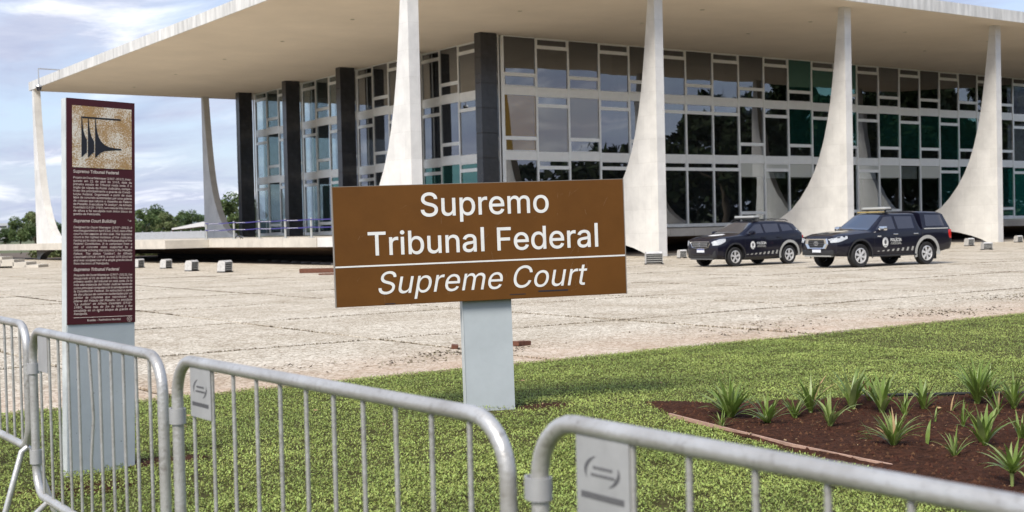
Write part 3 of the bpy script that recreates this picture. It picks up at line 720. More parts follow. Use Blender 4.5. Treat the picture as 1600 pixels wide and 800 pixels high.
eg = M(); pts = [(-20.62, -38.55), (-20.80, -39.35), (-20.98, -40.2), (-21.06, -40.9), (-21.12, -41.62)]
for k in range(4):
    (x0, y0), (x1, y1) = pts[k], pts[k+1]; d = Vector((x1-x0, y1-y0)).normalized(); q = Vector((-d.y, d.x))*.009
    eg.add([(x0-q.x, y0-q.y, -.02), (x0+q.x, y0+q.y, -.02), (x1+q.x, y1+q.y, -.02), (x1-q.x, y1-q.y, -.02), (x0-q.x, y0-q.y, .030), (x0+q.x, y0+q.y, .030), (x1+q.x, y1+q.y, .030), (x1-q.x, y1-q.y, .030)],
           [(0, 3, 2, 1), (4, 5, 6, 7), (0, 1, 5, 4), (2, 3, 7, 6), (1, 2, 6, 5), (3, 0, 4, 7)])
eg.build('bed_edging', EDGE, label='thin pinkish edging strip along the near side of the soil bed', cat='edging')
bp2 = [(-18.85, -38.93), (-18.5, -39.08), (-18.2, -39.33), (-17.9, -39.56), (-17.55, -39.9), (-17.1, -40.5)]
M().tube([(x, y, soilz(x, y)+.022) for x, y in bp2], .014, 8).build('irrigation_hose', RUBBER, smooth=60, label='black hose lying along the far edge of the soil bed', cat='hose')

# leaves of the ground cover: real small blades, denser near the barrier
def lawnleaves():
    pts = []
    def fill(x0, x1, y0, y1, dens):
        n_ = int((x1-x0)*(y1-y0)*dens); a = np.column_stack((RNG.uniform(x0, x1, n_), RNG.uniform(y0, y1, n_)))
        d = a - np.array([CAM.x, CAM.y]); k = d@np.array([FW.x, FW.y]); u = d@np.array([RT.x, RT.y])/np.maximum(k, .1)*1982+800
        a = a[(k > 1.0) & (u > -260) & (u < 1860)]
        pts.append(a)
    fill(-27.4, -20, -45.9, -39, 8200); fill(-27.4, -15, -39, YE, 5200); fill(-20, -14, -45.9, -39, 3000); fill(-15, -4, -40, YE, 2600)
    a = np.vstack(pts); keep = np.ones(len(a), bool)
    for i, (x, y) in enumerate(a):
        if y > YE-.02+.05*noise.noise((x*1.7, 0, 0))+.02*noise.noise((x*9, 0, 0)): keep[i] = False
        elif -22 < x < -16 and y < -37.5 and inpoly(x, y, bed) and edist(x, y, bed) > .015+.05*noise.noise((x*5, y*5, 1)): keep[i] = False
        else:
            v = .6*noise.noise((x*1.6, y*1.6, 5))+.7*noise.noise((x*6, y*6, 1))
            if v < -.46 and random.random() < .8: keep[i] = False
            # bare earth at the sign post and totem feet
            for (px, py, r_) in ((-21.05, -37.3, .30), (-21.5, -37.32, .22), (-21.75, -36.7, .22), (-24.55, -37.62, .28)):
                if (x-px)**2+((y-py)*1.6)**2 < r_*r_*(1+.6*noise.noise((x*8, y*8, 2))) and random.random() < .8: keep[i] = False
    a = a[keep]; n_ = len(a)
    cl_ = np.array([noise.noise((x*2.3, y*2.3, 7)) + .6*noise.noise((x*7, y*7, 3)) for x, y in a])
    L_ = RNG.uniform(.010, .025, n_); wd = L_*RNG.uniform(.35, .6, n_); az = RNG.uniform(0, 2*PI, n_); pit = RNG.uniform(.05, .95, n_)
    h = np.clip(.018+.016*cl_ + RNG.uniform(-.010, .013, n_), .002, .05)
    tall = RNG.random(n_) < .05; L_[tall] *= 1.7; wd[tall] *= .45; pit[tall] = RNG.uniform(.8, 1.3, tall.sum())
    dx = np.cos(az)*np.cos(pit); dy = np.sin(az)*np.cos(pit); dz = np.sin(pit); sx_ = -np.sin(az); sy_ = np.cos(az)
    tw = RNG.uniform(-.5, .5, n_)
    base = np.column_stack((a, h)); D_ = np.column_stack((dx, dy, dz))*L_[:, None]; S_ = np.column_stack((sx_, sy_, tw))*wd[:, None]*.5
    co = np.empty((n_, 4, 3)); co[:, 0] = base; co[:, 1] = base + D_*.5 + S_; co[:, 2] = base + D_; co[:, 3] = base + D_*.5 - S_
    co[:, :, 2] -= .012
    obj('lawn_leaves', rawmesh('lawn_leaves', co.reshape(-1, 3), n_, GRASS), kind='stuff'); return n_
nleaf = lawnleaves()
for px, py, r_ in ((-20.95, -37.36, .34), (-21.72, -36.78, .22), (-24.50, -37.60, .30), (-25.3, -38.2, .4)):     # bare red earth at the feet of posts
    m = M(); k = 22; m.add([(px, py, .016)]+[(px+r_*(1+.35*noise.noise((math.cos(2*PI*j/k)*1.5+px, math.sin(2*PI*j/k)*1.5, 3)))*math.cos(2*PI*j/k), py+.62*r_*(1+.35*noise.noise((math.cos(2*PI*j/k)*1.5, math.sin(2*PI*j/k)*1.5+py, 8)))*math.sin(2*PI*j/k), -.004) for j in range(k)], [(0, 1+j, 1+(j+1) % k) for j in range(k)])
    m.build('bare_soil', SOIL, kind='structure', smooth=180)
dl = M()
for _ in range(60):
    x, y = random.uniform(-26, -15), random.uniform(-43, -34.6); a = random.uniform(0, 6.3); l_ = random.uniform(.012, .03); c, q = math.cos(a)*l_, math.sin(a)*l_
    dl.add([(x-c, y-q, .035), (x+q*.4, y-c*.4, .042), (x+c, y+q, .038), (x-q*.4, y+c*.4, .03)], [(0, 1, 2, 3)])
dl.build('fallen_leaves', DRYLEAF, kind='stuff')

# ---- strap-leaved plants in the bed
LM = []
for k in range(10):
    # a unit leaf: rises then arches over by bend k
    bend = .25 + .16*k; v = []; f = []; x = z = 0; a = PI/2*.99; ns = 6
    for i in range(ns+1):
        t = i/ns; wd = .055*(1-t**2.2)*(.55+.45*min(1, t*4))+.002; 
        v += [(x, -wd, z+wd*.35), (x, 0, z), (x, wd, z+wd*.35)]
        a -= bend/ns*(.5+t); x += math.cos(a)/ns; z += math.sin(a)/ns
    for i in range(ns): f += [(3*i, 3*i+1, 3*i+4, 3*i+3), (3*i+1, 3*i+2, 3*i+5, 3*i+4)]
    for mt in (LEAF, LEAFY, DRYLEAF):
        m_ = M().add(v, f); me = m_.mesh('leaf', mt, 180); LM.append(me)
def plant(x, y, h, sp_, n_, wide, lab, pale=.2, lean=0, stalk=0):
    z0 = soilz(x, y)-.005
    p = thing('lily_plant', lab, 'plant', (x, y, z0), group='strap leaved plants in the soil bed')
    if stalk: M().tube([(0, 0, 0), (.004, .002, stalk*.6), (0, 0, stalk)], [.010, .011, .014], 8).build('stem', LEAFY, p, 60)
    n_ = n_ if n_ < 6 else int(n_*1.8)
    for i in range(n_):
        ph = i*2.4+random.uniform(-.5, .5); t = (i+.5)/n_
        tilt = (math.atan2(sp_, h)*1.3)*(t**.75) + random.uniform(-.06, .06)
        if lean: ph = lean+random.uniform(-.7, .7)
        k = min(9, max(0, int(random.gauss(1.5+3.5*t, 1.3)))); mi = 2 if random.random() < .035 and n_ > 1 else (1 if random.random() < pale else 0)
        ln = 1.14*math.hypot(h, sp_*.6)*random.uniform(.78, 1.08)
        o = obj('leaf', LM[3*k+mi], p, (random.uniform(-.012, .012), random.uniform(-.012, .012), stalk*.95))
        o.scale = (ln, ln*wide*random.uniform(.8, 1.15), ln); o.rotation_euler = (0, tilt*.75, ph)
    return p
PL = [
 (-20.4, -39.02, .25, .30, 30, .9, 'large dense leafy clump nearest the left tip of the soil bed'),
 (-20.44, -39.46, .17, .24, 16, 1.2, 'low wide arching clump just right of the large dense clump'),
 (-20.04, -39.37, .17, .12, 12, 1.0, 'small bushy plant behind the low wide arching clump'),
 (-19.85, -39.36, .28, .19, 13, .7, 'tall fine leaved plant at the back, third of the back row from the left tip'),
 (-20.18, -39.84, .24, .14, 8, 1.2, 'open vase shaped plant with pale base standing alone mid bed'),
 (-19.41, -39.41, .31, .16, 9, 1.2, 'upright plant with few broad leaves and pale stalk at the back edge'),
 (-19.29, -39.62, .32, .17, 13, .9, 'tall spreading plant with narrow leaves in front of the black hose'),
 (-19.33, -39.87, .18, .07, 7, .9, 'slim upright little plant between two taller ones near the hose'),
 (-18.89, -39.72, .22, .16, 9, 1.2, 'fan shaped plant with broad leaves at the back edge beside the hose'),
 (-18.88, -39.97, .14, .11, 4, .9, 'sparse little plant leaning right beside the black hose'),
 (-18.56, -39.99, .32, .20, 26, .8, 'biggest dense upright clump at the back right of the bed'),
 (-18.45, -40.25, .26, .16, 15, .8, 'dense clump with dry tips at the far right back corner'),
 (-19.05, -40.5, .19, .08, 7, .7, 'thin wispy plant in the shade of the biggest clump'),
 (-19.61, -40.59, .17, .08, 6, .6, 'sparse plant with few thin leaves in the middle of the right half'),
 (-20.1, -41.1, .25, .15, 11, 1.3, 'broad leaved plant with upright paddles near the front right'),
 (-19.68, -41.11, .18, .11, 8, 1.2, 'plant with a pinkish dry leaf at the right edge of the picture'),
 (-20.53, -40.7, .21, .20, 28, .75, 'dense fine leaved tussock at the middle front of the bed'),
 (-20.29, -40.79, .18, .02, 1, 1.5, 'single upright broad leaf standing alone right of the tussock'),
 (-19.61, -40.34, .14, .03, 3, 1.0, 'three short upright leaves in a tight bunch mid bed'),
 (-20.59, -41.22, .16, .15, 9, .7, 'thin pale spiky plant close to the end of the edging strip'),
 (-19.05, -39.30, .20, .16, 12, .9, 'half hidden plant at the back edge left of the fan shaped plant'),
 (-18.2, -39.85, .24, .16, 14, .9, 'leafy plant at the far right end of the black hose'),
 (-18.75, -40.75, .22, .15, 12, 1.1, 'medium plant behind the pinkish leaved one at the right edge'),
 (-19.3, -41.55, .20, .16, 12, 1.0, 'spreading plant at the right margin behind the stalked rosette'),
 (-20.75, -39.28, .12, .13, 8, .9, 'very small plant hugging the edging strip beside the large dense clump'),
 (-20.36, -40.38, .10, .19, 5, .8, 'few leaves sprawling left beside the fine leaved tussock'),
]
for i, q in enumerate(PL):
    plant(*q[:6], q[6], pale=.55 if i in (16, 19, 4) else .2, lean=(2.3 if i == 25 else (5.6 if i == 9 else 0)))
plant(-21.06, -41.94, .15, .24, 12, 1.2, 'rosette of arching leaves on a bare pale stem nearest the viewer', stalk=.085)
# ================================================================ CROWD BARRIERS
def barrier(p0, p1, zt, zb, lab, clamps=(), feet=False, logo=0, bent=None, zips=()):
    """p0: end away from the camera, p1: near end (x, y); the plate hangs beside p0"""
    a, b_ = Vector((*p0, 0)), Vector((*p1, 0)); d = (b_-a); Ln = d.length; rz = math.atan2(d.y, d.x)
    t = thing('crowd_barrier', lab, 'barrier', (a.x, a.y, 0), rz, 'metal crowd barriers in a row')
    R = .0225; q = .15
    def arc(cx, cz, a0, a1, n_=8): return [(cx+q*math.cos(a0+(a1-a0)*i/n_), 0, cz+q*math.sin(a0+(a1-a0)*i/n_)) for i in range(n_+1)]
    loop = arc(q, zt-q, PI, PI/2)+arc(Ln-q, zt-q, PI/2, 0)+arc(Ln-q, zb+q, 0, -PI/2)+arc(q, zb+q, -PI/2, -PI)
    loop.append(loop[0]); M().tube(loop, R, 16, False).build('tube_frame', GALV, t, 60)
    bar = M().tube([(0, 0, zb+.012), (0, 0, zt-.012)], .0075, 8).mesh('bar', GALV, 60)
    for i in range(11):
        f = (i+1)/12; x = Ln*(.075+.85*i/10)
        if bent and i == bent:
            M().tube([(-.012, 0, zb+.012), (-.012, .004, zb+.32), (.02, .01, zb+.52), (.012, 0, zt-.012)], .0075, 8).build('bar', GALV, t, 60, loc=(x, 0, 0)); continue
        obj('bar', bar, t, (x, 0, 0), (0, random.uniform(-.004, .004), 0))
    x0, x1 = Ln*.075+.004, Ln*.16-.004
    pl = M().box(x0-.006, -.012, zt-.205, x1+.006, -.0085, zt-.012, .001).build('name_plate', PLATE, t)
    if logo:
        m = M(); cx, cz = (x0+x1)/2, zt-.095; rw, rh = (x1-x0)*.36, .036
        for s0, s1 in ((1.9, 3.7), (-1.2, .45)):     # worn oval swoosh
            n_ = 10; vs = []
            for i in range(n_+1):
                an = s0+(s1-s0)*i/n_; wdt = .011*math.sin(PI*(i+.3)/(n_+.6))
                for k in (0, 1): vs.append((cx+(rw-wdt*k)*math.cos(an), -.0128, cz+(rh-wdt*k*.8)*math.sin(an)))
            m.add(vs, [(2*i, 2*i+1, 2*i+3, 2*i+2) for i in range(n_)])
        for k, (wd, dz) in enumerate(((.5, .007), (.62, -.010))):     # two faded lines inside it and one below
            x = cx-wd*rw; 
            while x < cx+wd*rw: m.box(x, -.0128, cz+dz-.0035, x+.0055, -.0122, cz+dz+.0035); x += .008
        x = x0+.012
        while x < x1-.014: m.box(x, -.0128, zt-.162, x+.0085, -.0122, zt-.147); x += .0105
        m.build('worn_print', GREYINK, pl)
    for x, z, h_ in clamps:
        m = M()
        n_ = 16; rx, ry = (.030, .031)
        ring = lambda s_, zz: [(x+(rx+s_+(.022 if math.cos(2*PI*j/n_) < 0 else 0))*math.cos(2*PI*j/n_), (ry+s_)*math.sin(2*PI*j/n_), zz) for j in range(n_)]
        vs = ring(0, z)+ring(0, z+h_)+ring(-.006, z+h_)+ring(-.006, z)
        m.add(vs, [(k*n_+j, k*n_+(j+1) % n_, ((k+1) % 4)*n_+(j+1) % n_, ((k+1) % 4)*n_+j) for k in range(4) for j in range(n_)])
        m.build('coupling_band', PLATE, t, 40)
    for x, z in zips: M().lathe([(.0235, -.006), (.027, -.004), (.027, .004), (.0235, .006)], (x, 0, z), n=16).build('cable_tie', RUBBER, t, 40)
    if feet:
        for x in (q*1.3, Ln-.06):
            M().tube([(x, -.14, .01), (x, -.03, zb-.02), (x, 0, zb)], .017, 10).build('foot', GALV, t, 60)
            M().tube([(x, .14, .01), (x, .03, zb-.02), (x, 0, zb)], .017, 10).build('foot', GALV, t, 60)
    else:
        for x in (q*1.6, Ln-q*1.6):
            M().tube([(x, -.26, .012), (x, -.2, .03), (x, 0, zb), (x, .2, .03), (x, .26, .012)], .017, 10).build('foot', GALV, t, 60)
    return t
barrier((-25.70, -36.80), (-25.73, -38.921), 1.090, .40, 'barrier at the far left with its splayed legs showing', feet=True)
barrier((-25.77, -39.199), (-25.79, -41.228), 1.078, .20, 'barrier standing across the foot of the maroon panelled totem, one bar bent', clamps=((.0, .845, .055), (.0, .36, .075)), bent=5, zips=((2.065, .36),))
barrier((-25.80, -41.419), (-25.765, -43.624), 1.085, .20, 'barrier in front of the brown sign post with a narrow printed plate', clamps=((.0, .83, .06),), logo=1, zips=((.0, .355),))
barrier((-25.75, -43.739), (-25.78, -45.95), 1.102, .20, 'nearest barrier crossing the lower right, out of focus with a large printed plate', clamps=((.0, .90, .055),), logo=1)

# ================================================================ VEHICLES
def lerp(a, b, t): return a+(b-a)*t
class Car:
    # station: x, zb, wb, w1, wm, zm, zbelt, wbelt, zedge, wroof, ztop
    def __init__(s, st): s.st = sorted(st); s.x = [q[0] for q in s.st]
    def at(s, x):
        i = max(0, min(len(s.x)-2, sum(1 for v in s.x if v <= x)-1)); a, b_ = s.st[i], s.st[i+1]; t = max(0, min(1, (x-a[0])/(b_[0]-a[0])))
        return [lerp(p, q, t) for p, q in zip(a, b_)]
    def prof(s, q):
        _, zb, wb, w1, wm, zm, zl, wl, ze, wr, zt = q
        return [(0, zb), (wb, zb), (w1, zb+.10), (wm, zm), (wl+.012, zl-.05), (wl, zl), (wr, ze), (wr*.86, ze+(zt-ze)*.62), (wr*.45, zt-.008), (0, zt)]
    def side(s, x, z):
        p = s.prof(s.at(x))
        for (a, za), (b_, zb_) in zip(p[1:], p[2:]):
            if za <= z <= zb_ and zb_ > za: return lerp(a, b_, (z-za)/(zb_-za))
        return p[3][0]
    def top(s, x, y):
        p = s.prof(s.at(x))[5:]; y = abs(y)
        for (a, za), (b_, zb_) in zip(p, p[1:]):
            if b_ <= y <= a: return lerp(zb_, za, (y-b_)/max(1e-6, a-b_))
        return p[0][1]
    def shell(s, arches):
        bm = bmesh.new(); rings = []
        for q in s.st:
            p = s.prof(q); r_ = [bm.verts.new((q[0], y, z)) for y, z in p] + [bm.verts.new((q[0], -y, z)) for y, z in p[-2:0:-1]]; rings.append(r_)
        k = len(rings[0])
        for a, b_ in zip(rings, rings[1:]):
            for j in range(k): bm.faces.new((a[j], a[(j+1) % k], b_[(j+1) % k], b_[j]))
        bm.faces.new(rings[0]); bm.faces.new(rings[-1][::-1])
        bmesh.ops.recalc_face_normals(bm, faces=bm.faces[:])
        me = bpy.data.meshes.new('body'); bm.to_mesh(me); bm.free(); me.materials.append(PAINT); me.materials.append(TRIM)
        o = bpy.data.objects.new('body', me); COL.objects.link(o)
        ss = o.modifiers.new('s', 'SUBSURF'); ss.levels = 1; ss.subdivision_type = 'SIMPLE'
        cut = []
        for ax_, az_, r_ in arches:
            for sy in (-1, 1):
                c = M().lathe([(r_, sy*.55), (r_, sy*1.2)], (ax_, 0, az_), 'y', 32); c.f += [tuple(range(31, -1, -1)), tuple(range(32, 64))]; c.m += [0, 0]
                co2 = obj('cut', c.mesh('cut', TRIM)); cut.append(co2)
                bo = o.modifiers.new('b', 'BOOLEAN'); bo.operation = 'DIFFERENCE'; bo.object = co2; bo.solver = 'EXACT'
                try: bo.material_mode = 'TRANSFER'
                except Exception: pass
        dg = bpy.context.evaluated_depsgraph_get(); m2 = bpy.data.meshes.new_from_object(o.evaluated_get(dg), depsgraph=dg)
        for c in cut: bpy.data.objects.remove(c)
        bpy.data.objects.remove(o)
        m2.polygons.foreach_set('use_smooth', [True]*len(m2.polygons)); m2.set_sharp_from_angle(angle=math.radians(28)); m2.name = 'body'; return m2
    def sidepatch(s, poly, sy, off, thick=.004, n_=6):
        """poly in (x, z); four corners bl, br, tr, tl; laid on the flank"""
        bl, br, tr, tl = poly; vs = []; fs = []
        for i in range(n_+1):
            for j in range(n_+1):
                u, v = i/n_, j/n_; x = lerp(lerp(bl[0], br[0], u), lerp(tl[0], tr[0], u), v); z = lerp(lerp(bl[1], br[1], u), lerp(tl[1], tr[1], u), v)
                vs.append((x, sy*(s.side(x, z)+off), z))
        for i in range(n_):
            for j in range(n_): a = i*(n_+1)+j; fs.append((a, a+1, a+n_+2, a+n_+1))
        return vs, fs
    def cornerpatch(s, cols, sy, off):
        vs = [(x+off*.6, sy*(s.side(x, z)+off), z) for x, z0, z1 in cols for z in (z0, (z0+z1)/2, z1)]
        return vs, [(3*i+k, 3*i+k+1, 3*i+k+4, 3*i+k+3) for i in range(len(cols)-1) for k in (0, 1)]
    def toppatch(s, poly, off, n_=8):
        bl, br, tr, tl = poly; vs = []; fs = []      # corners in (x, y)
        for i in range(n_+1):
            for j in range(n_+1):
                u, v = i/n_, j/n_; x = lerp(lerp(bl[0], br[0], u), lerp(tl[0], tr[0], u), v); y = lerp(lerp(bl[1], br[1], u), lerp(tl[1], tr[1], u), v)
                vs.append((x, y, s.top(x, y)+off))
        for i in range(n_):
            for j in range(n_): a = i*(n_+1)+j; fs.append((a, a+1, a+n_+2, a+n_+1))
        return vs, fs
def wheel(t, x, y, r_, w_, sy, spokes):
    prof_ = [(r_*.64, -w_/2+.01), (r_*.93, -w_/2), (r_, -w_/2+.03), (r_, w_/2-.03), (r_*.93, w_/2), (r_*.64, w_/2-.012), (r_*.64, -w_/2+.01)]
    wl = M().lathe(prof_, ax='y', n=32).build('wheel', RUBBER, t, 35, loc=(x, y, r_))
    m = M(); o_ = sy*(w_/2-.03); ri = r_*.655
    m.lathe([(ri, o_-sy*.05), (ri, o_+sy*.022), (ri*.90, o_+sy*.026), (ri*.86, o_), (ri*.86, o_-sy*.05)], ax='y', n=32)
    for k in range(spokes):
        a = 2*PI*k/spokes+.3
        for da in ((-.11, .11) if spokes <= 6 else (0,)):
            aa = a+da; dx, dz = math.cos(aa), math.sin(aa); nx, nz = -dz, dx; w0, w1 = ri*.085, ri*.10
            vs = [(dx*rr+nx*ww*s1, o_+sy*yy, dz*rr+nz*ww*s1) for rr, ww, yy in ((ri*.16, w0, .016), (ri*.88, w1, .018)) for s1 in (-1, 1)]
            vs += [(v[0], v[1]-sy*.022, v[2]) for v in vs]
            m.add(vs, [(0, 1, 3, 2), (4, 6, 7, 5), (0, 2, 6, 4), (1, 5, 7, 3)])
    m.lathe([(0.001, o_+sy*.022), (ri*.17, o_+sy*.02), (ri*.2, o_), (ri*.2, o_-sy*.03)], ax='y', n=16)
    rim = m.build('rim', ALLOY, wl, 30)
    M().lathe([(.001, o_-sy*.045), (ri*.84, o_-sy*.045), (ri*.84, o_-sy*.055), (.001, o_-sy*.055)], ax='y', n=24).build('brake_disc', TRIM, wl)
    return wl
def sheet3(name, s, mt, parent, origin, ux, uz, w_, thickness=0.0, shear=0, offset=0.0, res=2):
    """one line of lettering on a flank: origin at lower left, ux/uz in-plane axes"""
    me = text_mesh(name, [fit_line(s, 0, w_, 0)], mt, res, shear, offset); ux, uz = Vector(ux).normalized(), Vector(uz).normalized(); nn = ux.cross(uz)
    o = obj(name, me, parent); o.matrix_local = Matrix(((ux.x, uz.x, nn.x, origin[0]), (ux.y, uz.y, nn.y, origin[1]), (ux.z, uz.z, nn.z, origin[2]), (0, 0, 0, 1))); return o
def add_part(name, mt, parent, *patches, smooth=60):
    m = M()
    for vs, fs in patches: m.add(vs, fs)
    return m.build(name, mt, parent, smooth)
def disc(m, c, ra, rb, nrm_y, n_=20):
    vs = [(c[0]+ra*math.cos(2*PI*j/n_), c[1], c[2]+rb*math.sin(2*PI*j/n_)) for j in range(n_)]; m.add(vs, [tuple(range(n_))])

def livery(c, t, body, near_arch, stripe_x, stripe_z, emblem, text_at, tw_):
    for sy in (-1, 1):
        # emblem roundel on the front door
        ex, ez, er = emblem; m = M(); y = sy*(c.side(ex, ez)+.010)
        disc(m, (ex, y, ez), er*.8, er, sy); e_ = m.build('door_roundel', WHITE, t)
        m = M(); y2 = y+sy*.002
        disc(m, (ex, y2, ez+.01), er*.34, er*.5, sy, 6); m.add([(ex-er*.5, y2, ez-er*.62), (ex+er*.5, y2, ez-er*.62), (ex+er*.42, y2, ez-er*.78), (ex-er*.42, y2, ez-er*.78)], [(0, 1, 2, 3)]); m.build('crest', GREYINK, e_)
        tx_, tz_ = text_at
        for k, (s_, dz, sc) in enumerate((('POLÍCIA', .0, 1), ('JUDICIAL', -.105, 1))):
            x0, x1 = (tx_, tx_-tw_) if sy > 0 else (tx_-tw_, tx_)
            z = tz_+dz; o3 = (x0, sy*(max(c.side(x0, z), c.side(x1, z))+.010), z); dirx = -1 if sy > 0 else 1
            sheet3('lettering', s_, WHITE if k == 0 else DECAL, t, o3, (dirx, 0, 0), (0, sy*(c.side(x0, z+.08)-c.side(x0, z))*1.0, .08), tw_, res=2, offset=.003)
        k = 8
        for i in range(k):
            f = i/(k-1); xa = lerp(stripe_x[0], stripe_x[1], f); h_ = lerp(.022, .135, f); wd = lerp(.085, .095, 1-f); z0 = stripe_z
            add_part('door_stripe', DECAL, t, c.sidepatch([(xa+wd, z0), (xa, z0), (xa-.045, z0+h_), (xa+wd-.045, z0+h_)], sy, .007, n_=2))
        # grey band around the rear arch
        ax_, az_, r0, r1 = near_arch; vs = []; n_ = 22
        for i in range(n_+1):
            an = lerp(-.25, PI+.12, i/n_)
            for rr in (r0, r1):
                x, z = ax_+rr*math.cos(an), az_+rr*math.sin(an)*(1.0); vs.append((x, sy*(c.side(x, max(z, .42))+.022), z))
        add_part('wheel_arch_band', DECAL, t, (vs, [(2*i, 2*i+1, 2*i+3, 2*i+2) for i in range(n_)]), smooth=180)
        ax2 = -ax_; vs = []
        for i in range(n_+1):
            an = lerp(-.2, PI+.2, i/n_)
            for rr in (r0, r0+.055):
                x, z = ax2+rr*math.cos(an), az_+rr*math.sin(an); vs.append((x, sy*(c.side(x, max(z, .45))+.020), z))
        add_part('wheel_arch_trim', TRIM, t, (vs, [(2*i, 2*i+1, 2*i+3, 2*i+2) for i in range(n_)]), smooth=180)
def plate(t, x, z, w_=.40, h_=.13, rx=0.0):
    p = M().box(x-.006, -w_/2, z-h_/2, x, w_/2, z+h_/2).build('number_plate', PLATEW, t)
    M().box(x-.0005, -w_/2+.004, z+h_/2-.034, x+.002, w_/2-.004, z+h_/2-.004).build('blue_band', PLBLUE, p)
    return p
def lightbar(t, x, z, w_, top):
    m = M().box(x-.15, -w_/2, z, x+.13, w_/2, z+.035, .012); b_ = m.build('light_bar', TRIM, t, 40)
    M().box(x-.15, -w_/2+.02, z+.035, x+.13, w_/2-.02, z+.12, .035).build('lens', LIGHTG, b_, 40)
    for y in (-w_*.36, w_*.36): M().box(x-.03, y-.02, top-.02, x+.03, y+.02, z+.002).build('bracket', TRIM, b_)
    return b_

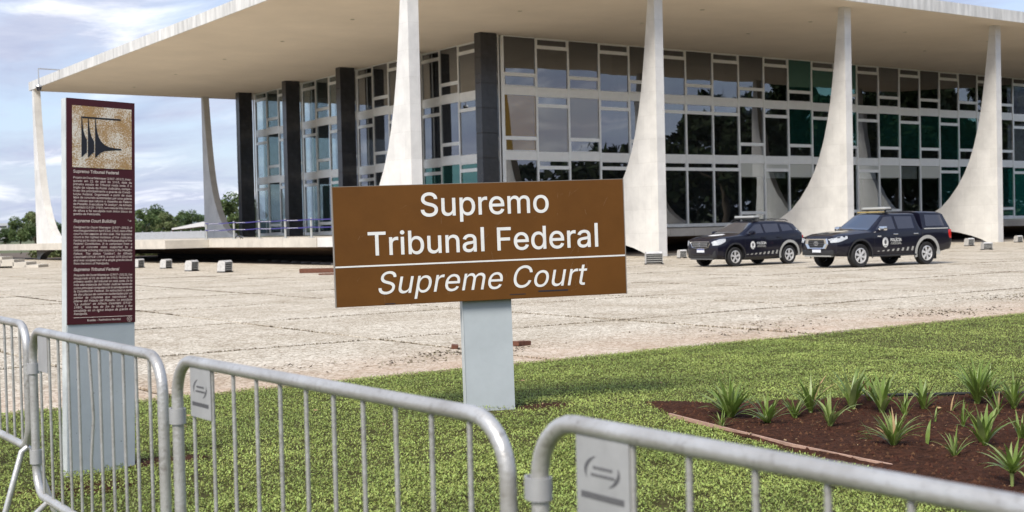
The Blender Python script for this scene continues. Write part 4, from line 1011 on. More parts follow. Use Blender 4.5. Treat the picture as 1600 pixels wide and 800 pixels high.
def make_pickup():
    c = Car([
     (2.60, .60, .50, .56, .62, .72, .90, .58, .93, .52, .955), (2.50, .46, .74, .80, .84, .72, 1.00, .78, 1.03, .70, 1.06), (2.2, .38, .82, .87, .895, .74, 1.06, .85, 1.095, .76, 1.135),
     (1.54, .36, .86, .905, .92, .76, 1.115, .885, 1.15, .80, 1.20), (1.08, .34, .86, .905, .92, .76, 1.145, .89, 1.175, .81, 1.225), (.95, .33, .86, .905, .92, .76, 1.15, .89, 1.215, .80, 1.27),
     (.28, .32, .86, .905, .92, .76, 1.165, .89, 1.68, .665, 1.745), (.05, .32, .86, .905, .92, .76, 1.17, .89, 1.72, .65, 1.775), (-1.0, .33, .86, .905, .92, .76, 1.19, .89, 1.72, .65, 1.775),
     (-1.19, .33, .86, .905, .92, .78, 1.195, .89, 1.70, .66, 1.765), (-1.27, .33, .86, .905, .92, .78, 1.195, .89, 1.30, .80, 1.33), (-1.285, .36, .86, .905, .92, .78, 1.20, .895, 1.215, .86, 1.225), (-1.375, .38, .86, .905, .92, .78, 1.20, .90, 1.215, .87, 1.225), (-1.385, .38, .86, .905, .92, .78, 1.20, .90, 1.74, .72, 1.80), (-1.5, .38, .86, .905, .92, .78, 1.20, .90, 1.765, .725, 1.83),
     (-2.3, .44, .86, .905, .92, .80, 1.20, .90, 1.75, .72, 1.815), (-2.52, .48, .85, .90, .915, .80, 1.20, .89, 1.70, .70, 1.77), (-2.70, .50, .84, .89, .905, .82, 1.19, .88, 1.26, .84, 1.29), (-2.76, .54, .82, .87, .89, .82, 1.10, .86, 1.12, .82, 1.14)])
    t = thing('pickup_truck', 'black police pickup with canopy and gold light bar, right of the two vehicles', 'pickup truck', (7.40, -18.10, 0), 3.045, 'black police vehicles on the plaza')
    obj('body', c.shell([(1.5425, .40, .475), (-1.5425, .40, .475)]), t)
    for x in (1.5425, -1.5425):
        for sy in (-1, 1): wheel(t, x, sy*.785, .385, .265, sy, 6)
    add_part('windscreen', WSGLASS, t, c.toppatch([(1.04, -.72), (1.04, .72), (.30, .60), (.30, -.60)], .008, 10))
    for sy in (-1, 1):
        add_part('side_window', CARGLASS, t, c.sidepatch([(.80, 1.22), (-.10, 1.235), (-.10, 1.66), (.28, 1.64)], sy, .006))
        add_part('side_window', CARGLASS, t, c.sidepatch([(-.22, 1.235), (-.98, 1.245), (-1.02, 1.645), (-.22, 1.66)], sy, .006))
        add_part('canopy_window', CARGLASS, t, c.sidepatch([(-1.52, 1.30), (-2.44, 1.30), (-2.36, 1.67), (-1.58, 1.69)], sy, .008))
        fr = M()
        for q in ([(-1.40, 1.20), (-2.60, 1.20), (-2.60, 1.235), (-1.40, 1.235)],): fr.add(*c.sidepatch(q, sy, .022, n_=3))
        fr.build('canopy_edge_glint', DECAL, t)  # grey strip painting the light reflected along the canopy edge
        add_part('door_seam', RUBBER, t, *[c.sidepatch([(x, .52), (x-.012, .52), (x-.012+dx, 1.62), (x+dx, 1.62)], sy, .004, n_=5) for x, dx in ((-.155, 0.0), (-1.10, -.02))], c.sidepatch([(.92, .55), (.908, .55), (.908, 1.15), (.92, 1.15)], sy, .004, n_=4), c.sidepatch([(-1.315, .50), (-1.345, .50), (-1.345, 1.19), (-1.315, 1.19)], sy, .004, n_=5))
        for x in (-.05, -1.0): y = sy*(c.side(x, 1.06)+.005); M().box(x-.11, min(y, y+sy*.03), 1.045, x+.11, max(y, y+sy*.03), 1.08, .012).build('door_handle', CHROME, t, 40)
        mm = M(); y = sy*(c.side(.72, 1.22)); mm.box(.60, min(y, y+sy*.09), 1.20, .66, max(y, y+sy*.09), 1.235); mi = mm.build('mirror_arm', TRIM, t)
        M().box(.55, min(y+sy*.05, y+sy*.30), 1.185, .72, max(y+sy*.05, y+sy*.30), 1.345, .055).build('wing_mirror', CHROME, t, 50)
        add_part('headlight', LAMP, t, c.cornerpatch(((2.08, .965, 1.05), (2.3, .885, 1.045), (2.44, .85, 1.025), (2.50, .845, 1.0), (2.55, .84, .975), (2.592, .835, .945)), sy, .012), smooth=50)
        fg = M(); fg.box(2.40, min(sy*.70, sy*.80), .50, 2.475, max(sy*.70, sy*.80), .74, .02); f_ = fg.build('fog_lamp_bezel', TRIM, t)
        M().add([(2.478, sy*.72, .53), (2.478, sy*.735, .53), (2.478, sy*.735, .71), (2.478, sy*.72, .71), (2.478, sy*.735, .71), (2.478, sy*.775, .71), (2.478, sy*.775, .69), (2.478, sy*.735, .69), (2.478, sy*.735, .55), (2.478, sy*.775, .55), (2.478, sy*.775, .53), (2.478, sy*.735, .53)], [(0, 1, 2, 3), (4, 5, 6, 7), (8, 9, 10, 11)]).lathe([(.001, 2.482), (.026, 2.481), (.028, 2.47)], (0, sy*.755, .62), 'x', 14).build('fog_lamp', LAMP, f_)
        M().box(-2.745, min(sy*.80, sy*.905), .86, -2.60, max(sy*.80, sy*.905), 1.17, .02).build('tail_light', RED, t, 40)
        M().box(-1.02, min(sy*.80, sy*.93), .33, .98, max(sy*.80, sy*.93), .385, .012).build('side_step', TRIM, t)
        M().box(-2.0, sy*.70, .18, -1.985, sy*.90, .5).build('mud_flap', RUBBER, t)
        M().tube([(.2, sy*.56, 1.765), (.0, sy*.58, 1.81), (-1.1, sy*.58, 1.815), (-1.25, sy*.56, 1.78)], .013, 8).build('roof_rail', TRIM, t, 60)
    # grille and bumper
    gz = M(); gz.box(2.56, -.40, .66, 2.622, .40, .94, .03); g_ = gz.build('grille', TRIM, t)
    fr = M()
    ring = lambda s_, x: [(x, y*s_, .80+(z-.80)*s_) for y, z in ((-.36, .655), (.36, .655), (.46, .80), (.42, .955), (-.42, .955), (-.46, .80))]
    o1, o2, o3 = ring(1.14, 2.60), ring(1.08, 2.65), ring(.84, 2.632); fr.add(o1+o2+o3, [(i, (i+1) % 6, 6+(i+1) % 6, 6+i) for i in range(6)]+[(6+i, 6+(i+1) % 6, 12+(i+1) % 6, 12+i) for i in range(6)]); fr.build('chrome_surround', CHROME, g_)
    M().box(2.622, -.34, .735, 2.632, .34, .75).box(2.622, -.36, .80, 2.634, .36, .825).box(2.622, -.34, .875, 2.632, .34, .89).build('grille_bar', mat('dark_chrome', (.12, .12, .13), .3, metal=.8), g_)
    em = M()
    def ell(cy, cz, ra, rb, th, x=2.642, n_=20): vs = [(x, cy+(ra-th*k)*math.cos(2*PI*j/n_), cz+(rb-th*k)*math.sin(2*PI*j/n_)) for k in (0, 1) for j in range(n_)]; em.add(vs, [(j, (j+1) % n_, n_+(j+1) % n_, n_+j) for j in range(n_)])
    ell(0, .815, .105, .072, .018); ell(0, .835, .06, .03, .012); ell(0, .815, .032, .06, .011); em.build('emblem', CHROME, g_)
    M().box(2.40, -.72, .42, 2.60, .72, .60, .04).build('bumper', TRIM, t, 40)
    M().box(2.46, -.62, .375, 2.585, .62, .42, .015)  .build('skid_plate', DECAL, t)
    plate(t, 2.624, .585)
    M().box(-2.82, -.80, .50, -2.70, .80, .66, .03).build('rear_bumper', STEEL, t, 40)
    # bonnet markings
    def oval(cx, cy, rx, ry, off):
        m = M(); n_ = 20; vs = [(cx, cy, c.top(cx, cy)+off)]+[(cx+rx*math.cos(2*PI*j/n_), cy+ry*math.sin(2*PI*j/n_), c.top(cx+rx*math.cos(2*PI*j/n_), cy+ry*math.sin(2*PI*j/n_))+off) for j in range(n_)]; m.add(vs, [(0, 1+j, 1+(j+1) % n_) for j in range(n_)]); return m
    oval(1.62, 0, .36, .30, .006).build('bonnet_roundel', BEIGE, t)
    x = 2.30; sheet3('lettering', 'POLÍCIA', DECAL, t, (x, -.34, c.top(x, .3)+.012), (0, 1, 0), (-.3, 0, .05), .68, offset=.004)
    M().box(.02, -.52, 1.79, .26, .52, 1.835, .012).build('gold_roof_board', mat('gold_board', (.36, .27, .10), .4), t)
    lightbar(t, -.12, 1.86, 1.12, 1.79)
    livery(c, t, None, (-1.5425, .40, .49, .60), (.72, -.86), .50, (.43, .80, .17), (.20, .83), .52)
    for sy in (-1, 1): sheet3('lettering', 'BRASIL', WHITE, t, (.78 if sy > 0 else .60, sy*(c.side(.7, 1.0)+.012), .99), (-sy, 0, 0), (0, 0, 1), .18, offset=.002)
    return t
def make_suv():
    c = Car([
     (2.20, .46, .50, .58, .64, .66, .86, .58, .89, .52, .915), (2.10, .34, .72, .79, .82, .68, .96, .76, .99, .68, 1.02), (1.8, .27, .78, .85, .875, .70, 1.02, .83, 1.055, .73, 1.085),
     (1.34, .24, .80, .875, .90, .72, 1.07, .865, 1.10, .77, 1.14), (1.0, .22, .80, .875, .90, .72, 1.09, .865, 1.12, .79, 1.165), (.88, .22, .80, .875, .90, .72, 1.095, .865, 1.16, .78, 1.21),
     (.22, .21, .80, .875, .90, .72, 1.11, .86, 1.52, .64, 1.575), (.0, .21, .80, .875, .90, .72, 1.115, .86, 1.565, .62, 1.62), (-.8, .22, .80, .875, .90, .72, 1.14, .86, 1.57, .62, 1.63),
     (-1.5, .26, .80, .88, .905, .74, 1.16, .865, 1.54, .61, 1.60), (-1.82, .30, .79, .87, .895, .74, 1.17, .85, 1.47, .60, 1.53), (-2.05, .34, .76, .84, .87, .76, 1.14, .82, 1.20, .70, 1.24), (-2.14, .42, .70, .78, .82, .76, .98, .78, 1.0, .70, 1.02)])
    t = thing('police_suv', 'black police sport utility vehicle with roof light bar, left of the two vehicles', 'suv', (6.50, -12.97, 0), 3.10, 'black police vehicles on the plaza')
    obj('body', c.shell([(1.3365, .36, .425), (-1.3365, .36, .425)]), t)
    for x in (1.3365, -1.3365):
        for sy in (-1, 1): wheel(t, x, sy*.785, .345, .225, sy, 5)
    add_part('windscreen', WSGLASS, t, c.toppatch([(.97, -.70), (.97, .70), (.25, .58), (.25, -.58)], .008, 10))
    for sy in (-1, 1):
        add_part('side_window', CARGLASS, t, c.sidepatch([(.76, 1.155), (-.10, 1.175), (-.10, 1.50), (.20, 1.48)], sy, .006))
        add_part('side_window', CARGLASS, t, c.sidepatch([(-.20, 1.18), (-.90, 1.20), (-.96, 1.495), (-.20, 1.50)], sy, .006))
        add_part('side_window', CARGLASS, t, c.sidepatch([(-1.06, 1.21), (-1.62, 1.25), (-1.50, 1.45), (-1.06, 1.49)], sy, .006))
        add_part('door_seam', RUBBER, t, *[c.sidepatch([(x, .36), (x-.012, .36), (x-.012, 1.48), (x, 1.48)], sy, .004, n_=5) for x in (-.15,)], c.sidepatch([(-.92, .70), (-.932, .70), (-1.01, 1.46), (-.998, 1.46)], sy, .004, n_=5), c.sidepatch([(.86, .40), (.848, .40), (.848, 1.08), (.86, 1.08)], sy, .004, n_=4))
        for x in (-.04, -.82): y = sy*(c.side(x, 1.0)+.003); M().box(x-.10, min(y, y+sy*.026), .985, x+.10, max(y, y+sy*.026), 1.02, .012).build('door_handle', PAINT, t, 40)
        y = sy*(c.side(.68, 1.15)); M().box(.58, min(y, y+sy*.09), 1.13, .63, max(y, y+sy*.09), 1.16).build('mirror_arm', TRIM, t)
        M().box(.52, min(y+sy*.05, y+sy*.27), 1.12, .68, max(y+sy*.05, y+sy*.27), 1.265, .05).build('wing_mirror', PAINT, t, 50)
        add_part('headlight', LAMP, t, c.cornerpatch(((1.76, .91, 1.0), (1.9, .83, .995), (2.02, .79, .98), (2.10, .775, .955), (2.15, .77, .925), (2.19, .765, .885)), sy, .012), smooth=50)
        M().lathe([(.001, .012), (.045, .010), (.05, -.02)], (2.105, sy*.66, .46), 'x', 16).build('fog_lamp', LAMP, t)
        M().box(-2.13, min(sy*.72, sy*.83), .86, -2.0, max(sy*.72, sy*.83), 1.06, .02).build('tail_light', RED, t, 40)
        M().tube([(.22, sy*.56, 1.575), (.05, sy*.60, 1.655), (-.75, sy*.60, 1.675), (-1.45, sy*.585, 1.645), (-1.58, sy*.56, 1.59)], .017, 8).build('roof_rail', TRIM, t, 60)
        add_part('sill_trim', TRIM, t, c.sidepatch([(.92, .225), (-.92, .225), (-.92, .33), (.92, .33)], sy, .012, n_=4))
    g_ = M().box(2.13, -.46, .70, 2.215, .46, .885, .03).build('grille', TRIM, t)
    gb = M()
    for k in range(3):
        z = .735+.055*k
        for i in range(7):
            y = -.40+.115*i
            if k == 1 and 2 < i < 4: continue
            gb.box(2.212, y, z, 2.226, y+.095, z+.022)
    gb.build('grille_bar', CHROME, g_)
    M().tube([(2.222, -.50, .90), (2.235, -.30, .905), (2.24, 0, .905), (2.235, .30, .905), (2.222, .50, .90)], .010, 6).tube([(2.20, -.52, .86), (2.225, -.42, .70), (2.232, -.2, .675), (2.235, 0, .672), (2.232, .2, .675), (2.225, .42, .70), (2.20, .52, .86)], .012, 6).build('chrome_surround', CHROME, g_, 60)
    em = M(); x = 2.246
    dm = lambda s_, xx: [(xx, 0, .81+.095*s_), (xx, -.062*s_, .81), (xx, 0, .81-.095*s_), (xx, .062*s_, .81)]
    em.add(dm(1, x)+dm(.55, x), [(i, (i+1) % 4, 4+(i+1) % 4, 4+i) for i in range(4)]); em.build('emblem', CHROME, g_)
    M().box(2.00, -.74, .30, 2.17, .74, .60, .06).build('bumper', TRIM, t, 40)
    M().box(2.168, -.42, .40, 2.178, .42, .55, .003).build('lower_grille', VOID, t)
    M().box(2.07, -.60, .255, 2.18, .60, .30, .02).build('skid_plate', mat('grey_plastic', (.10, .10, .10), .6), t)
    plate(t, 2.203, .585)
    def oval(cx, cy, rx, ry, off):
        m = M(); n_ = 20; vs = [(cx, cy, c.top(cx, cy)+off)]+[(cx+rx*math.cos(2*PI*j/n_), cy+ry*math.sin(2*PI*j/n_), c.top(cx+rx*math.cos(2*PI*j/n_), cy+ry*math.sin(2*PI*j/n_))+off) for j in range(n_)]; m.add(vs, [(0, 1+j, 1+(j+1) % n_) for j in range(n_)]); return m
    oval(1.42, 0, .30, .30, .006).build('bonnet_roundel', WHITE, t)
    M().box(-2.10, -.74, .33, -2.02, .74, .55, .03).build('rear_bumper', TRIM, t, 40)
    lightbar(t, -.06, 1.69, 1.06, 1.62)
    livery(c, t, None, (-1.3365, .36, .44, .535), (.72, -.72), .40, (.50, .74, .145), (.30, .77), .46)
    for sy in (-1, 1): sheet3('lettering', 'BRASIL', WHITE, t, (-1.72 if sy > 0 else -1.88, sy*(c.side(-1.8, 1.28)+.02), 1.25), (-sy, 0, 0), (0, -sy*.5, 1), .16, offset=.002)
    return t
make_pickup(); make_suv()

# ================================================================ SMALL THINGS ON THE PLAZA
def floodlight(x, y, rz, lab, s_=1.0, wide=.55, hgt=.62, group='floodlights on the plaza', tip=0.0):
    t = thing('floodlight', lab, 'floodlight', (x, y, 0), rot=(0, tip, rz), group=group); t.scale = (s_*.74, s_*.74, s_*.74)
    w2, h = wide/2, hgt; m = M()
    pf = [(-.30, .05), (-.27, h*.72), (-.16, h*.97), (.16, h), (.26, h*.85)]
    n_ = len(pf); vs = [(x_, yy, z) for yy in (-w2, w2) for x_, z in pf]; vs += [(x_*.93, yy*.93, z-.02) for yy in (-w2, w2) for x_, z in pf]
    fs = [(i, i+1, n_+i+1, n_+i) for i in range(n_-1)]+[(2*n_+i, 3*n_+i, 3*n_+i+1, 2*n_+i+1) for i in range(n_-1)]
    m.add(vs, fs); m.prism(pf+[(.22, .05)], lambda a, b_: (a, -w2+.002, b_), lambda a, b_: (a, -w2+.03, b_)); m.prism(pf+[(.22, .05)], lambda a, b_: (a, w2-.03, b_), lambda a, b_: (a, w2-.002, b_))
    m.build('cover', LIGHTBOX, t, 30)
    M().box(-.25, -w2+.035, .07, .20, w2-.035, h*.80, .02).build('lamp_body', LATTICE, t)
    lv = M()
    for k in range(4): lv.box(.20, -w2+.05, .12+k*h*.17, .225, w2-.05, .15+k*h*.17)
    lv.build('louvre', DECAL, t)
    M().box(-.28, -w2-.02, 0, .26, -w2+.05, .06).box(-.28, w2-.05, 0, .26, w2+.02, .06).build('base_rail', LATTICE, t)
    return t
FA = -1.15
floodlight(-6.35, 15.97, FA, 'white hooded floodlight peeping out from behind the totem')
floodlight(-6.11, 12.78, FA, 'white hooded floodlight second from the totem', 1.0)
floodlight(-7.08, 6.96, FA, 'white hooded floodlight third from the totem', 1.05)
floodlight(-7.07, 3.3, FA, 'white hooded floodlight farthest from the totem towards the brown sign', 1.1)
floodlight(5.6, -8.9, -2.2, 'big grey boxed floodlight at the foot of the column beside the brown sign', 1.15, .8, .60)
floodlight(12.2, -3.4, -1.9, 'small white floodlight half hidden by the foot of the column beside the brown sign', .85)
floodlight(25.4, -10.2, -2.2, 'grey floodlight standing just behind the pickup tail', 1.0, .6, .5)
floodlight(32.5, -4.3, -1.9, 'small grey floodlight in the dark arch of the rightmost column', .95)
floodlight(35.6, -7.2, -2.2, 'big boxed floodlight in front of the foot of the rightmost column', 1.05, .85, .72)
floodlight(40.6, -2.0, -1.9, 'small floodlight right of the foot of the rightmost column', .9)
CAPS = [(3.30, 22.6), (2.97, 20.05), (2.70, 18.2), (2.12, 15.75), (1.95, 14.2), (1.67, 12.4), (1.30, 10.7), (1.02, 9.0), (.66, 7.2), (.70, 5.9), (.45, 4.6)]
ORD = ['first', 'second', 'third', 'fourth', 'fifth', 'sixth', 'seventh', 'eighth', 'ninth', 'tenth', 'eleventh']
for i, (x, y) in enumerate(CAPS):
    me = M().lathe([(.30, -.02), (.29, .03), (.22, .065), (.001, .07)], n=16).mesh('ground_cap', CAPGREY, 40) if i == 0 else bpy.data.meshes['ground_cap']
    obj('ground_cap', me, loc=(x, y, 0), label=ORD[i]+' from the left in the row of low round ground caps along the terrace foot', cat='ground cap', group='round ground caps along the terrace foot')
t = thing('steel_channel', 'short rusty steel channel lying on the plaza left of the brown sign', 'steel bar', (-5.0, -2.1, 0), -.75)
M().box(-1.2, -.16, 0, 1.2, .16, .03).box(-1.2, -.16, .03, 1.2, -.13, .17).box(-1.2, .13, .03, 1.2, .16, .17).build('channel', RUST, t)
t = thing('rusty_plate', 'small rusty plate lying in front of the steel channel', 'steel plate', (-6.1, -4.4, 0), -.7); M().box(-.5, -.12, 0, .5, .12, .05, .01).build('plate', RUST, t)
M().box(-.14, -.055, 0, .14, .055, .062, .008).build('clay_block', RUST, loc=(-17.79, -32.55, 0), rot=(0, .05, .3), label='brown clay block lying on the paving behind the sign post', cat='brick')
M().box(-.09, -.045, 0, .09, .045, .05, .006).build('clay_block', RUST, loc=(-18.62, -32.2, 0), rot=(.1, 0, 1.0), label='broken clay lump in the weeds left of the sign post', cat='brick')

# ---- stanchions and tape on the terrace
def stanchion(x, y, lab):
    t = thing('stanchion', lab, 'stanchion', (x, y, ZP-.004), group='white stanchions along the terrace edge')
    M().tube([(0, 0, .02), (0, 0, .98)], .055, 10).build('pole', LIGHTG, t, 60); M().lathe([(.17, 0), (.17, .015), (.055, .035)], n=14).build('base', LIGHTG, t); return t
sy_ = [23.7, 19.7, 16.35, 13.15, 10.2]
for i, y in enumerate(sy_): stanchion(.3, y, ['stanchion at the left end of the taped row, before the curved column', 'stanchion second from the left end of the taped row', 'stanchion in the middle of the taped row before the third dark pillar', 'stanchion second from the brown sign in the taped row', 'stanchion nearest the brown sign in the taped row'][i])
for k, z in enumerate((.90, .52)):
    m = M(); 
    for a, b_ in zip(sy_, sy_[1:]+[6.5]):
        n_ = 6
        for i in range(n_):
            y0, y1 = lerp(a, b_, i/n_), lerp(a, b_, (i+1)/n_); sag = lambda f: -.03*math.sin(PI*f)
            m.add([(.235, y0, ZP+z+sag(i/n_)-.025), (.235, y1, ZP+z+sag((i+1)/n_)-.025), (.235, y1, ZP+z+sag((i+1)/n_)+.025), (.235, y0, ZP+z+sag(i/n_)+.025)], [(0, 1, 2, 3)])
    tp = m.build('barrier_tape', TAPE, label=('upper' if k == 0 else 'lower')+' purple tape stretched between the white stanchions', cat='tape', group='tapes on the stanchions')
    d_ = M()
    for a, b_ in zip(sy_, sy_[1:]):
        y = lerp(a, b_, .12)
        while y > lerp(a, b_, .5): d_.box(.228, y-.12, ZP+z-.012-.02, .2335, y-.02, ZP+z+.012-.02); y -= .16
    d_.build('white_print', WHITE, tp)
t = thing('folding_stool', 'small dark stool standing on the terrace by the curved column', 'stool', (1.2, 21.3, ZP))
M().tube([(0, 0, .18), (0, 0, .5)], .03, 8).build('pole', RUBBER, t); M().box(-.2, -.34, .5, .2, .34, .55, .02).build('seat', RUBBER, t)
M().tube([(0, -.36, 0), (0, -.27, .12), (0, 0, .19), (0, .27, .12), (0, .36, 0)], .022, 8).tube([(-.3, 0, 0), (0, 0, .18), (.3, 0, 0)], .022, 8).build('foot', RUBBER, t)

# ---- stairs below the walkway, seen from the side
st_ = thing('stone_stairs', 'flight of thick overhanging stone steps below the terrace at the left edge', 'stairs', (-8.6, 25.6, 0), -.62)
for i in range(8):
    M().box(-.66*i-.66, -.4, .16*i-(.22 if i else .02), -.66*i+.10, 1.1, .16*i+.15, .01).build('step', CONC, st_)
    M().box(-.66*i-.5, -.3, -.1, -.66*i-.02, 1.0, max(-.05, .16*i-.201)).build('step_shade', VOID, st_) if i > 0 else None  # black box painting the shade beneath a step

# ---- dome camera on the roof edge
t = thing('dome_camera', 'dome security camera hanging from an arm at the far corner of the roof', 'camera', (-.5, 49.0, H+T))
M().tube([(.35, 0, .012), (-1.55, 0, .03)], .045, 8).tube([(-1.55, 0, .03), (-1.55, 0, -1.18)], .04, 8).tube([(.35, 0, .01), (.62, 0, .012)], .12, 8).build('arm', STEEL, t, 60)
M().lathe([(.001, 0), (.2, -.02), (.24, -.12), (.22, -.16)], (-1.55, 0, -1.16), n=16).build('housing', STEEL, t, 40)
M().lathe([(.2, -.16), (.19, -.3), (.12, -.42), (.001, -.46)], (-1.55, 0, -1.16), n=16).build('dome', CARGLASS, t, 60)

# ================================================================ TREES AND FAR THINGS
def crownmesh(seed, R, Hc, n_, mt, leaf=.28, z0=0.0):
    """leaf quads in clumps spread through an uneven crown"""
    g = np.random.default_rng(seed); cl_ = []
    for _ in range(26):
        a = g.uniform(0, 2*PI); rr = R*math.sqrt(g.uniform(0, 1))*.85; z = g.uniform(.12, 1); rr *= math.sin(PI*min(1, .18+.8*z))**.6
        cl_.append((rr*math.cos(a), rr*math.sin(a), z0+z*Hc, R*g.uniform(.16, .36)))
    cl_ = np.array(cl_); idx = g.integers(0, len(cl_), n_); d = g.normal(size=(n_, 3)); d /= np.linalg.norm(d, axis=1)[:, None]
    p = cl_[idx, :3] + d*(cl_[idx, 3]*g.uniform(.35, 1.05, n_)**.5)[:, None]*np.array([1, 1, .75])
    a = g.normal(size=(n_, 3)); a /= np.linalg.norm(a, axis=1)[:, None]; b_ = np.cross(a, g.normal(size=(n_, 3))); b_ /= np.linalg.norm(b_, axis=1)[:, None]
    s_ = leaf*g.uniform(.5, 1.2, n_)[:, None]; co = np.empty((n_, 4, 3)); co[:, 0] = p-a*s_; co[:, 1] = p-b_*s_*.5; co[:, 2] = p+a*s_; co[:, 3] = p+b_*s_*.5
    return rawmesh('crown', co.reshape(-1, 3), n_, mt), cl_
def trunkmesh(seed, R, Hc, z0, cl_, r_):
    g = random.Random(seed); m = M(); m.tube([(0, 0, -.2), (g.uniform(-.1, .1), 0, z0*.5), (g.uniform(-.2, .2), g.uniform(-.2, .2), z0), (0, 0, z0+Hc*.55)], [r_*1.25, r_, r_*.8, r_*.25], 8)
    for q in cl_[:9]: m.tube([(0, 0, z0*.8+g.uniform(0, .25)*Hc), (q[0]*.5, q[1]*.5, (z0+q[2])*.52), (q[0], q[1], q[2])], [r_*.45, r_*.25, r_*.06], 6)
    return m.mesh('trunk', BARK, 60)
TREES = []
for k in range(3):
    cm, cc = crownmesh(40+k, 3.2, 4.6, 5200, FOL[k], .20, 1.5); TREES.append((cm, trunkmesh(k, 3.2, 4.6, 1.6, cc, .17)))
DARK = [crownmesh(60+k, 3.2, 4.6, 9000, AVFOL, .26, 1.2)[0] for k in range(3)]
def at(u, k):    # a ground spot along the bearing of picture column u, k metres ahead
    q = CAM + (FW + RT*((u-800)/1982.14))*k; return q.x, q.y
def tree(x, y, s_, k, lab, rz, group='trees beyond the court', wide=1.0, dark=False):
    t = thing('tree', lab, 'tree', (x, y, -.1), rz, group); t.scale = (s_*wide, s_*wide, s_)
    if dark: obj('crown', DARK[k], t); obj('trunk', TREES[k][1], t); return t
    cr_ = obj('crown', TREES[k][0], t); obj('trunk', TREES[k][1], t); return t
FT = [(8, 205, .62, 2, 'dark low tree at the left edge of the picture'), (32, 190, .86, 0, 'tree in full leaf left of the leftmost curved column'), (56, 200, 1.0, 1, 'taller paler tree right behind the leftmost curved column'),
      (84, 200, .8, 2, 'tree hidden mostly by the curved column and the totem'),
      (224, 190, 1.0, 0, 'tree right against the upper edge of the totem side'), (243, 205, 1.12, 2, 'tallest dark tree between totem and curved column'), (262, 200, .9, 1, 'pale rounded tree between totem and curved column'),
      (284, 210, .98, 0, 'tree above the tent roof'), (304, 205, .95, 2, 'dark tree just left of the second curved column'), (330, 230, .9, 1, 'tree behind the second curved column'), (356, 175, 1.0, 1, 'pale bush like tree between curved column and first dark pillar'), (371, 150, 1.12, 0, 'tall tree touching the first dark pillar'), (392, 160, .9, 2, 'tree behind the first dark pillar'), (-20, 210, .7, 1, 'tree just outside the left edge'), (200, 215, .9, 1, 'pale tree behind the totem')]
for i, (u, k, s_, j, lab) in enumerate(FT): x, y = at(u, k); tree(x, y, s_*.9, j, lab, i*1.3, wide=1.02)
# tall trees across the avenue, mirrored in the long glass wall
AV = (((118, -66, 3.2), 'nearest'), ((140, -74, 3.8), 'second'), ((160, -66, 3.6), 'third'), ((184, -84, 4.3), 'fourth'), ((206, -70, 4.2), 'fifth'), ((232, -92, 4.6), 'last'))
for i, ((x, y, s_), lab) in enumerate(AV): tree(x, y, s_, (2, 0, 2, 1, 2, 0)[i], 'big avenue tree seen only mirrored in the long glass wall, '+lab+' of the mirrored row', i*2.1, 'avenue trees mirrored in the glass', 1.0, True)
# the wood beyond the avenue that fills the lower half of the mirrored view
n_ = 40000; g = np.random.default_rng(8); fx = g.uniform(-60, 330, n_); top = 8.0+2.5*np.sin(fx*.21)+2.0*np.sin(fx*.53+1)+np.maximum(fx-60, 0)*.05
p = np.column_stack((fx, -104+g.normal(0, 3.5, n_)-fx*.05, top*g.uniform(0, 1, n_)**.75)); a = g.normal(size=(n_, 3))*.55; b_ = g.normal(size=(n_, 3))*.4; co = np.stack((p-a, p-b_, p+a, p+b_), 1)
obj('distant_wood', rawmesh('distant_wood', co.reshape(-1, 3), n_, AVFOL), kind='stuff')
# pale panel fence and tent beyond the court
x0, y0 = at(150, 128); x1, y1 = at(345, 120); n_ = 26
t = thing('panel_fence', 'pale corrugated panel fence beyond the terrace', 'fence', (x0, y0, 0), math.atan2(y1-y0, x1-x0)); Lf = math.hypot(x1-x0, y1-y0)
pf_ = M()
for i in range(8): w_ = Lf/n_/8; pf_.box(i*w_, 0 if i % 2 else .04, -.1, (i+1)*w_-.004, .03 if i % 2 else .07, 1.95)
pm = pf_.mesh('fence_panel', PALEWALL)
for i in range(n_): obj('fence_panel', pm, t, (Lf/n_*i, 0, 0))
pm2 = M().box(-.04, .075, -.1, .04, .15, 2.05).mesh('fence_post', STEEL)
for i in range(0, n_+1, 2): obj('fence_post', pm2, t, (Lf/n_*i, 0, 0))
x, y = at(302, 140); t = thing('tent', 'white pitched tent roof behind the pale fence', 'tent', (x, y, 0), math.atan2(RT.y, RT.x))
M().add([(-1.8, -2, 2.35), (1.6, -2, 3.0), (1.6, 2, 3.0), (-1.8, 2, 2.35), (-1.8, -2, 2.2), (1.6, -2, 2.5), (1.6, 2, 2.5), (-1.8, 2, 2.2), (3.2, -2, 2.4), (3.2, 2, 2.4), (3.2, -2, 2.2), (3.2, 2, 2.2)],
        [(0, 1, 2, 3), (4, 7, 6, 5), (0, 4, 5, 1), (2, 6, 7, 3), (0, 3, 7, 4), (1, 8, 9, 2), (5, 6, 11, 10), (1, 5, 10, 8), (2, 9, 11, 6), (8, 10, 11, 9)]).build('canopy', TENT, t)
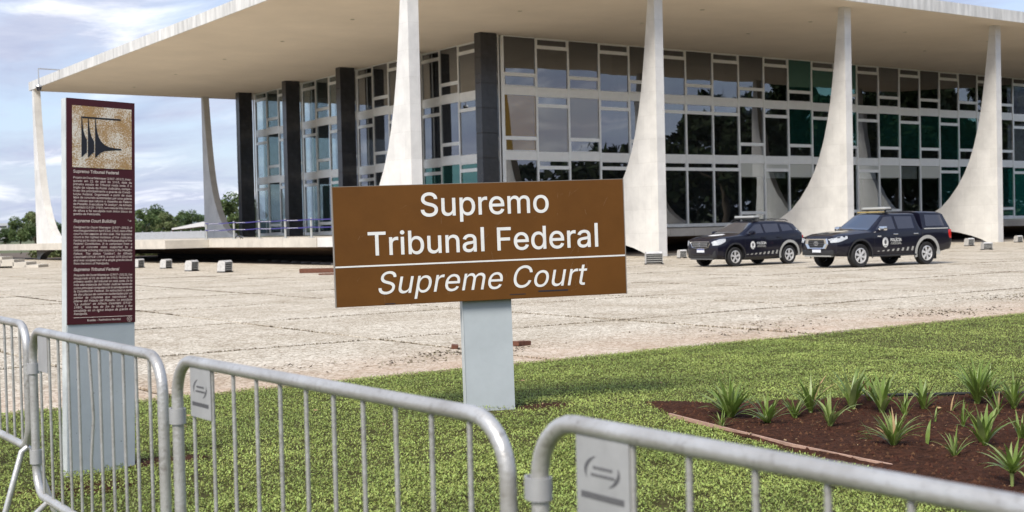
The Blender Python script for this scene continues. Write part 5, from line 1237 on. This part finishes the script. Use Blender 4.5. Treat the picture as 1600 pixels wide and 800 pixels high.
pm = M().box(-.04, -.04, -.05, .04, .04, 2.4).mesh('tent_pole', RUST)
for px, py in ((-1.7, -1.9), (3.1, -1.9), (-1.7, 1.9), (3.1, 1.9)): obj('tent_pole', pm, t, (px, py, 0))
# low hedge seen below the walkway
hm = []; g = np.random.default_rng(3); n_ = 9000; (hx0, hy0), (hx1, hy1) = at(60, 108), at(330, 104)
f = g.uniform(0, 1, n_); p = np.column_stack((hx0+(hx1-hx0)*f+g.normal(0, .5, n_), hy0+(hy1-hy0)*f+g.normal(0, .5, n_), g.uniform(0, .75, n_)))
a = g.normal(size=(n_, 3))*.09; b_ = g.normal(size=(n_, 3))*.06; co = np.stack((p-a, p-b_, p+a, p+b_), 1); obj('hedge', rawmesh('hedge', co.reshape(-1, 3), n_, FOL[1]), label='low clipped hedge glimpsed below the walkway', cat='hedge')
# far ridge and a few far blocks at the left
rd = M(); vs = []; n_ = 60
for i in range(n_+1):
    an = math.radians(40+75*i/n_); r_ = 5200; h_ = 46+26*noise.noise((i*.23, 0, 2))
    vs += [(CAM.x+r_*math.cos(an), CAM.y+r_*math.sin(an), -5), (CAM.x+r_*math.cos(an), CAM.y+r_*math.sin(an), h_), (CAM.x+(r_+900)*math.cos(an), CAM.y+(r_+900)*math.sin(an), h_+18)]
for i in range(n_): rd.add(vs[3*i:3*i+6], [(0, 3, 4, 1), (1, 4, 5, 2)])
rd.build('hills', HILL, kind='structure', smooth=60)
for i, (u, k, w_, h_) in enumerate(((3, 900, 14, 14), (9, 1050, 20, 11), (15, 980, 12, 9))):
    x, y = at(u, k); t = thing('far_block', ['pale far building at the extreme left skyline', 'long low far building beside the left skyline', 'small far building before the dark trees'][i], 'building', (x, y, -1), math.atan2(RT.y, RT.x), 'far buildings on the skyline')
    M().box(-w_/2, -6, 0, w_/2, 6, h_).build('wall', HOUSEW, t)
    m = M()
    for q in range(int(h_/3.2)): m.box(-w_/2+.8, -6.06, 1.2+3.2*q, w_/2-.8, -6.01, 2.6+3.2*q)
    m.build('window_band', CARGLASS, t)
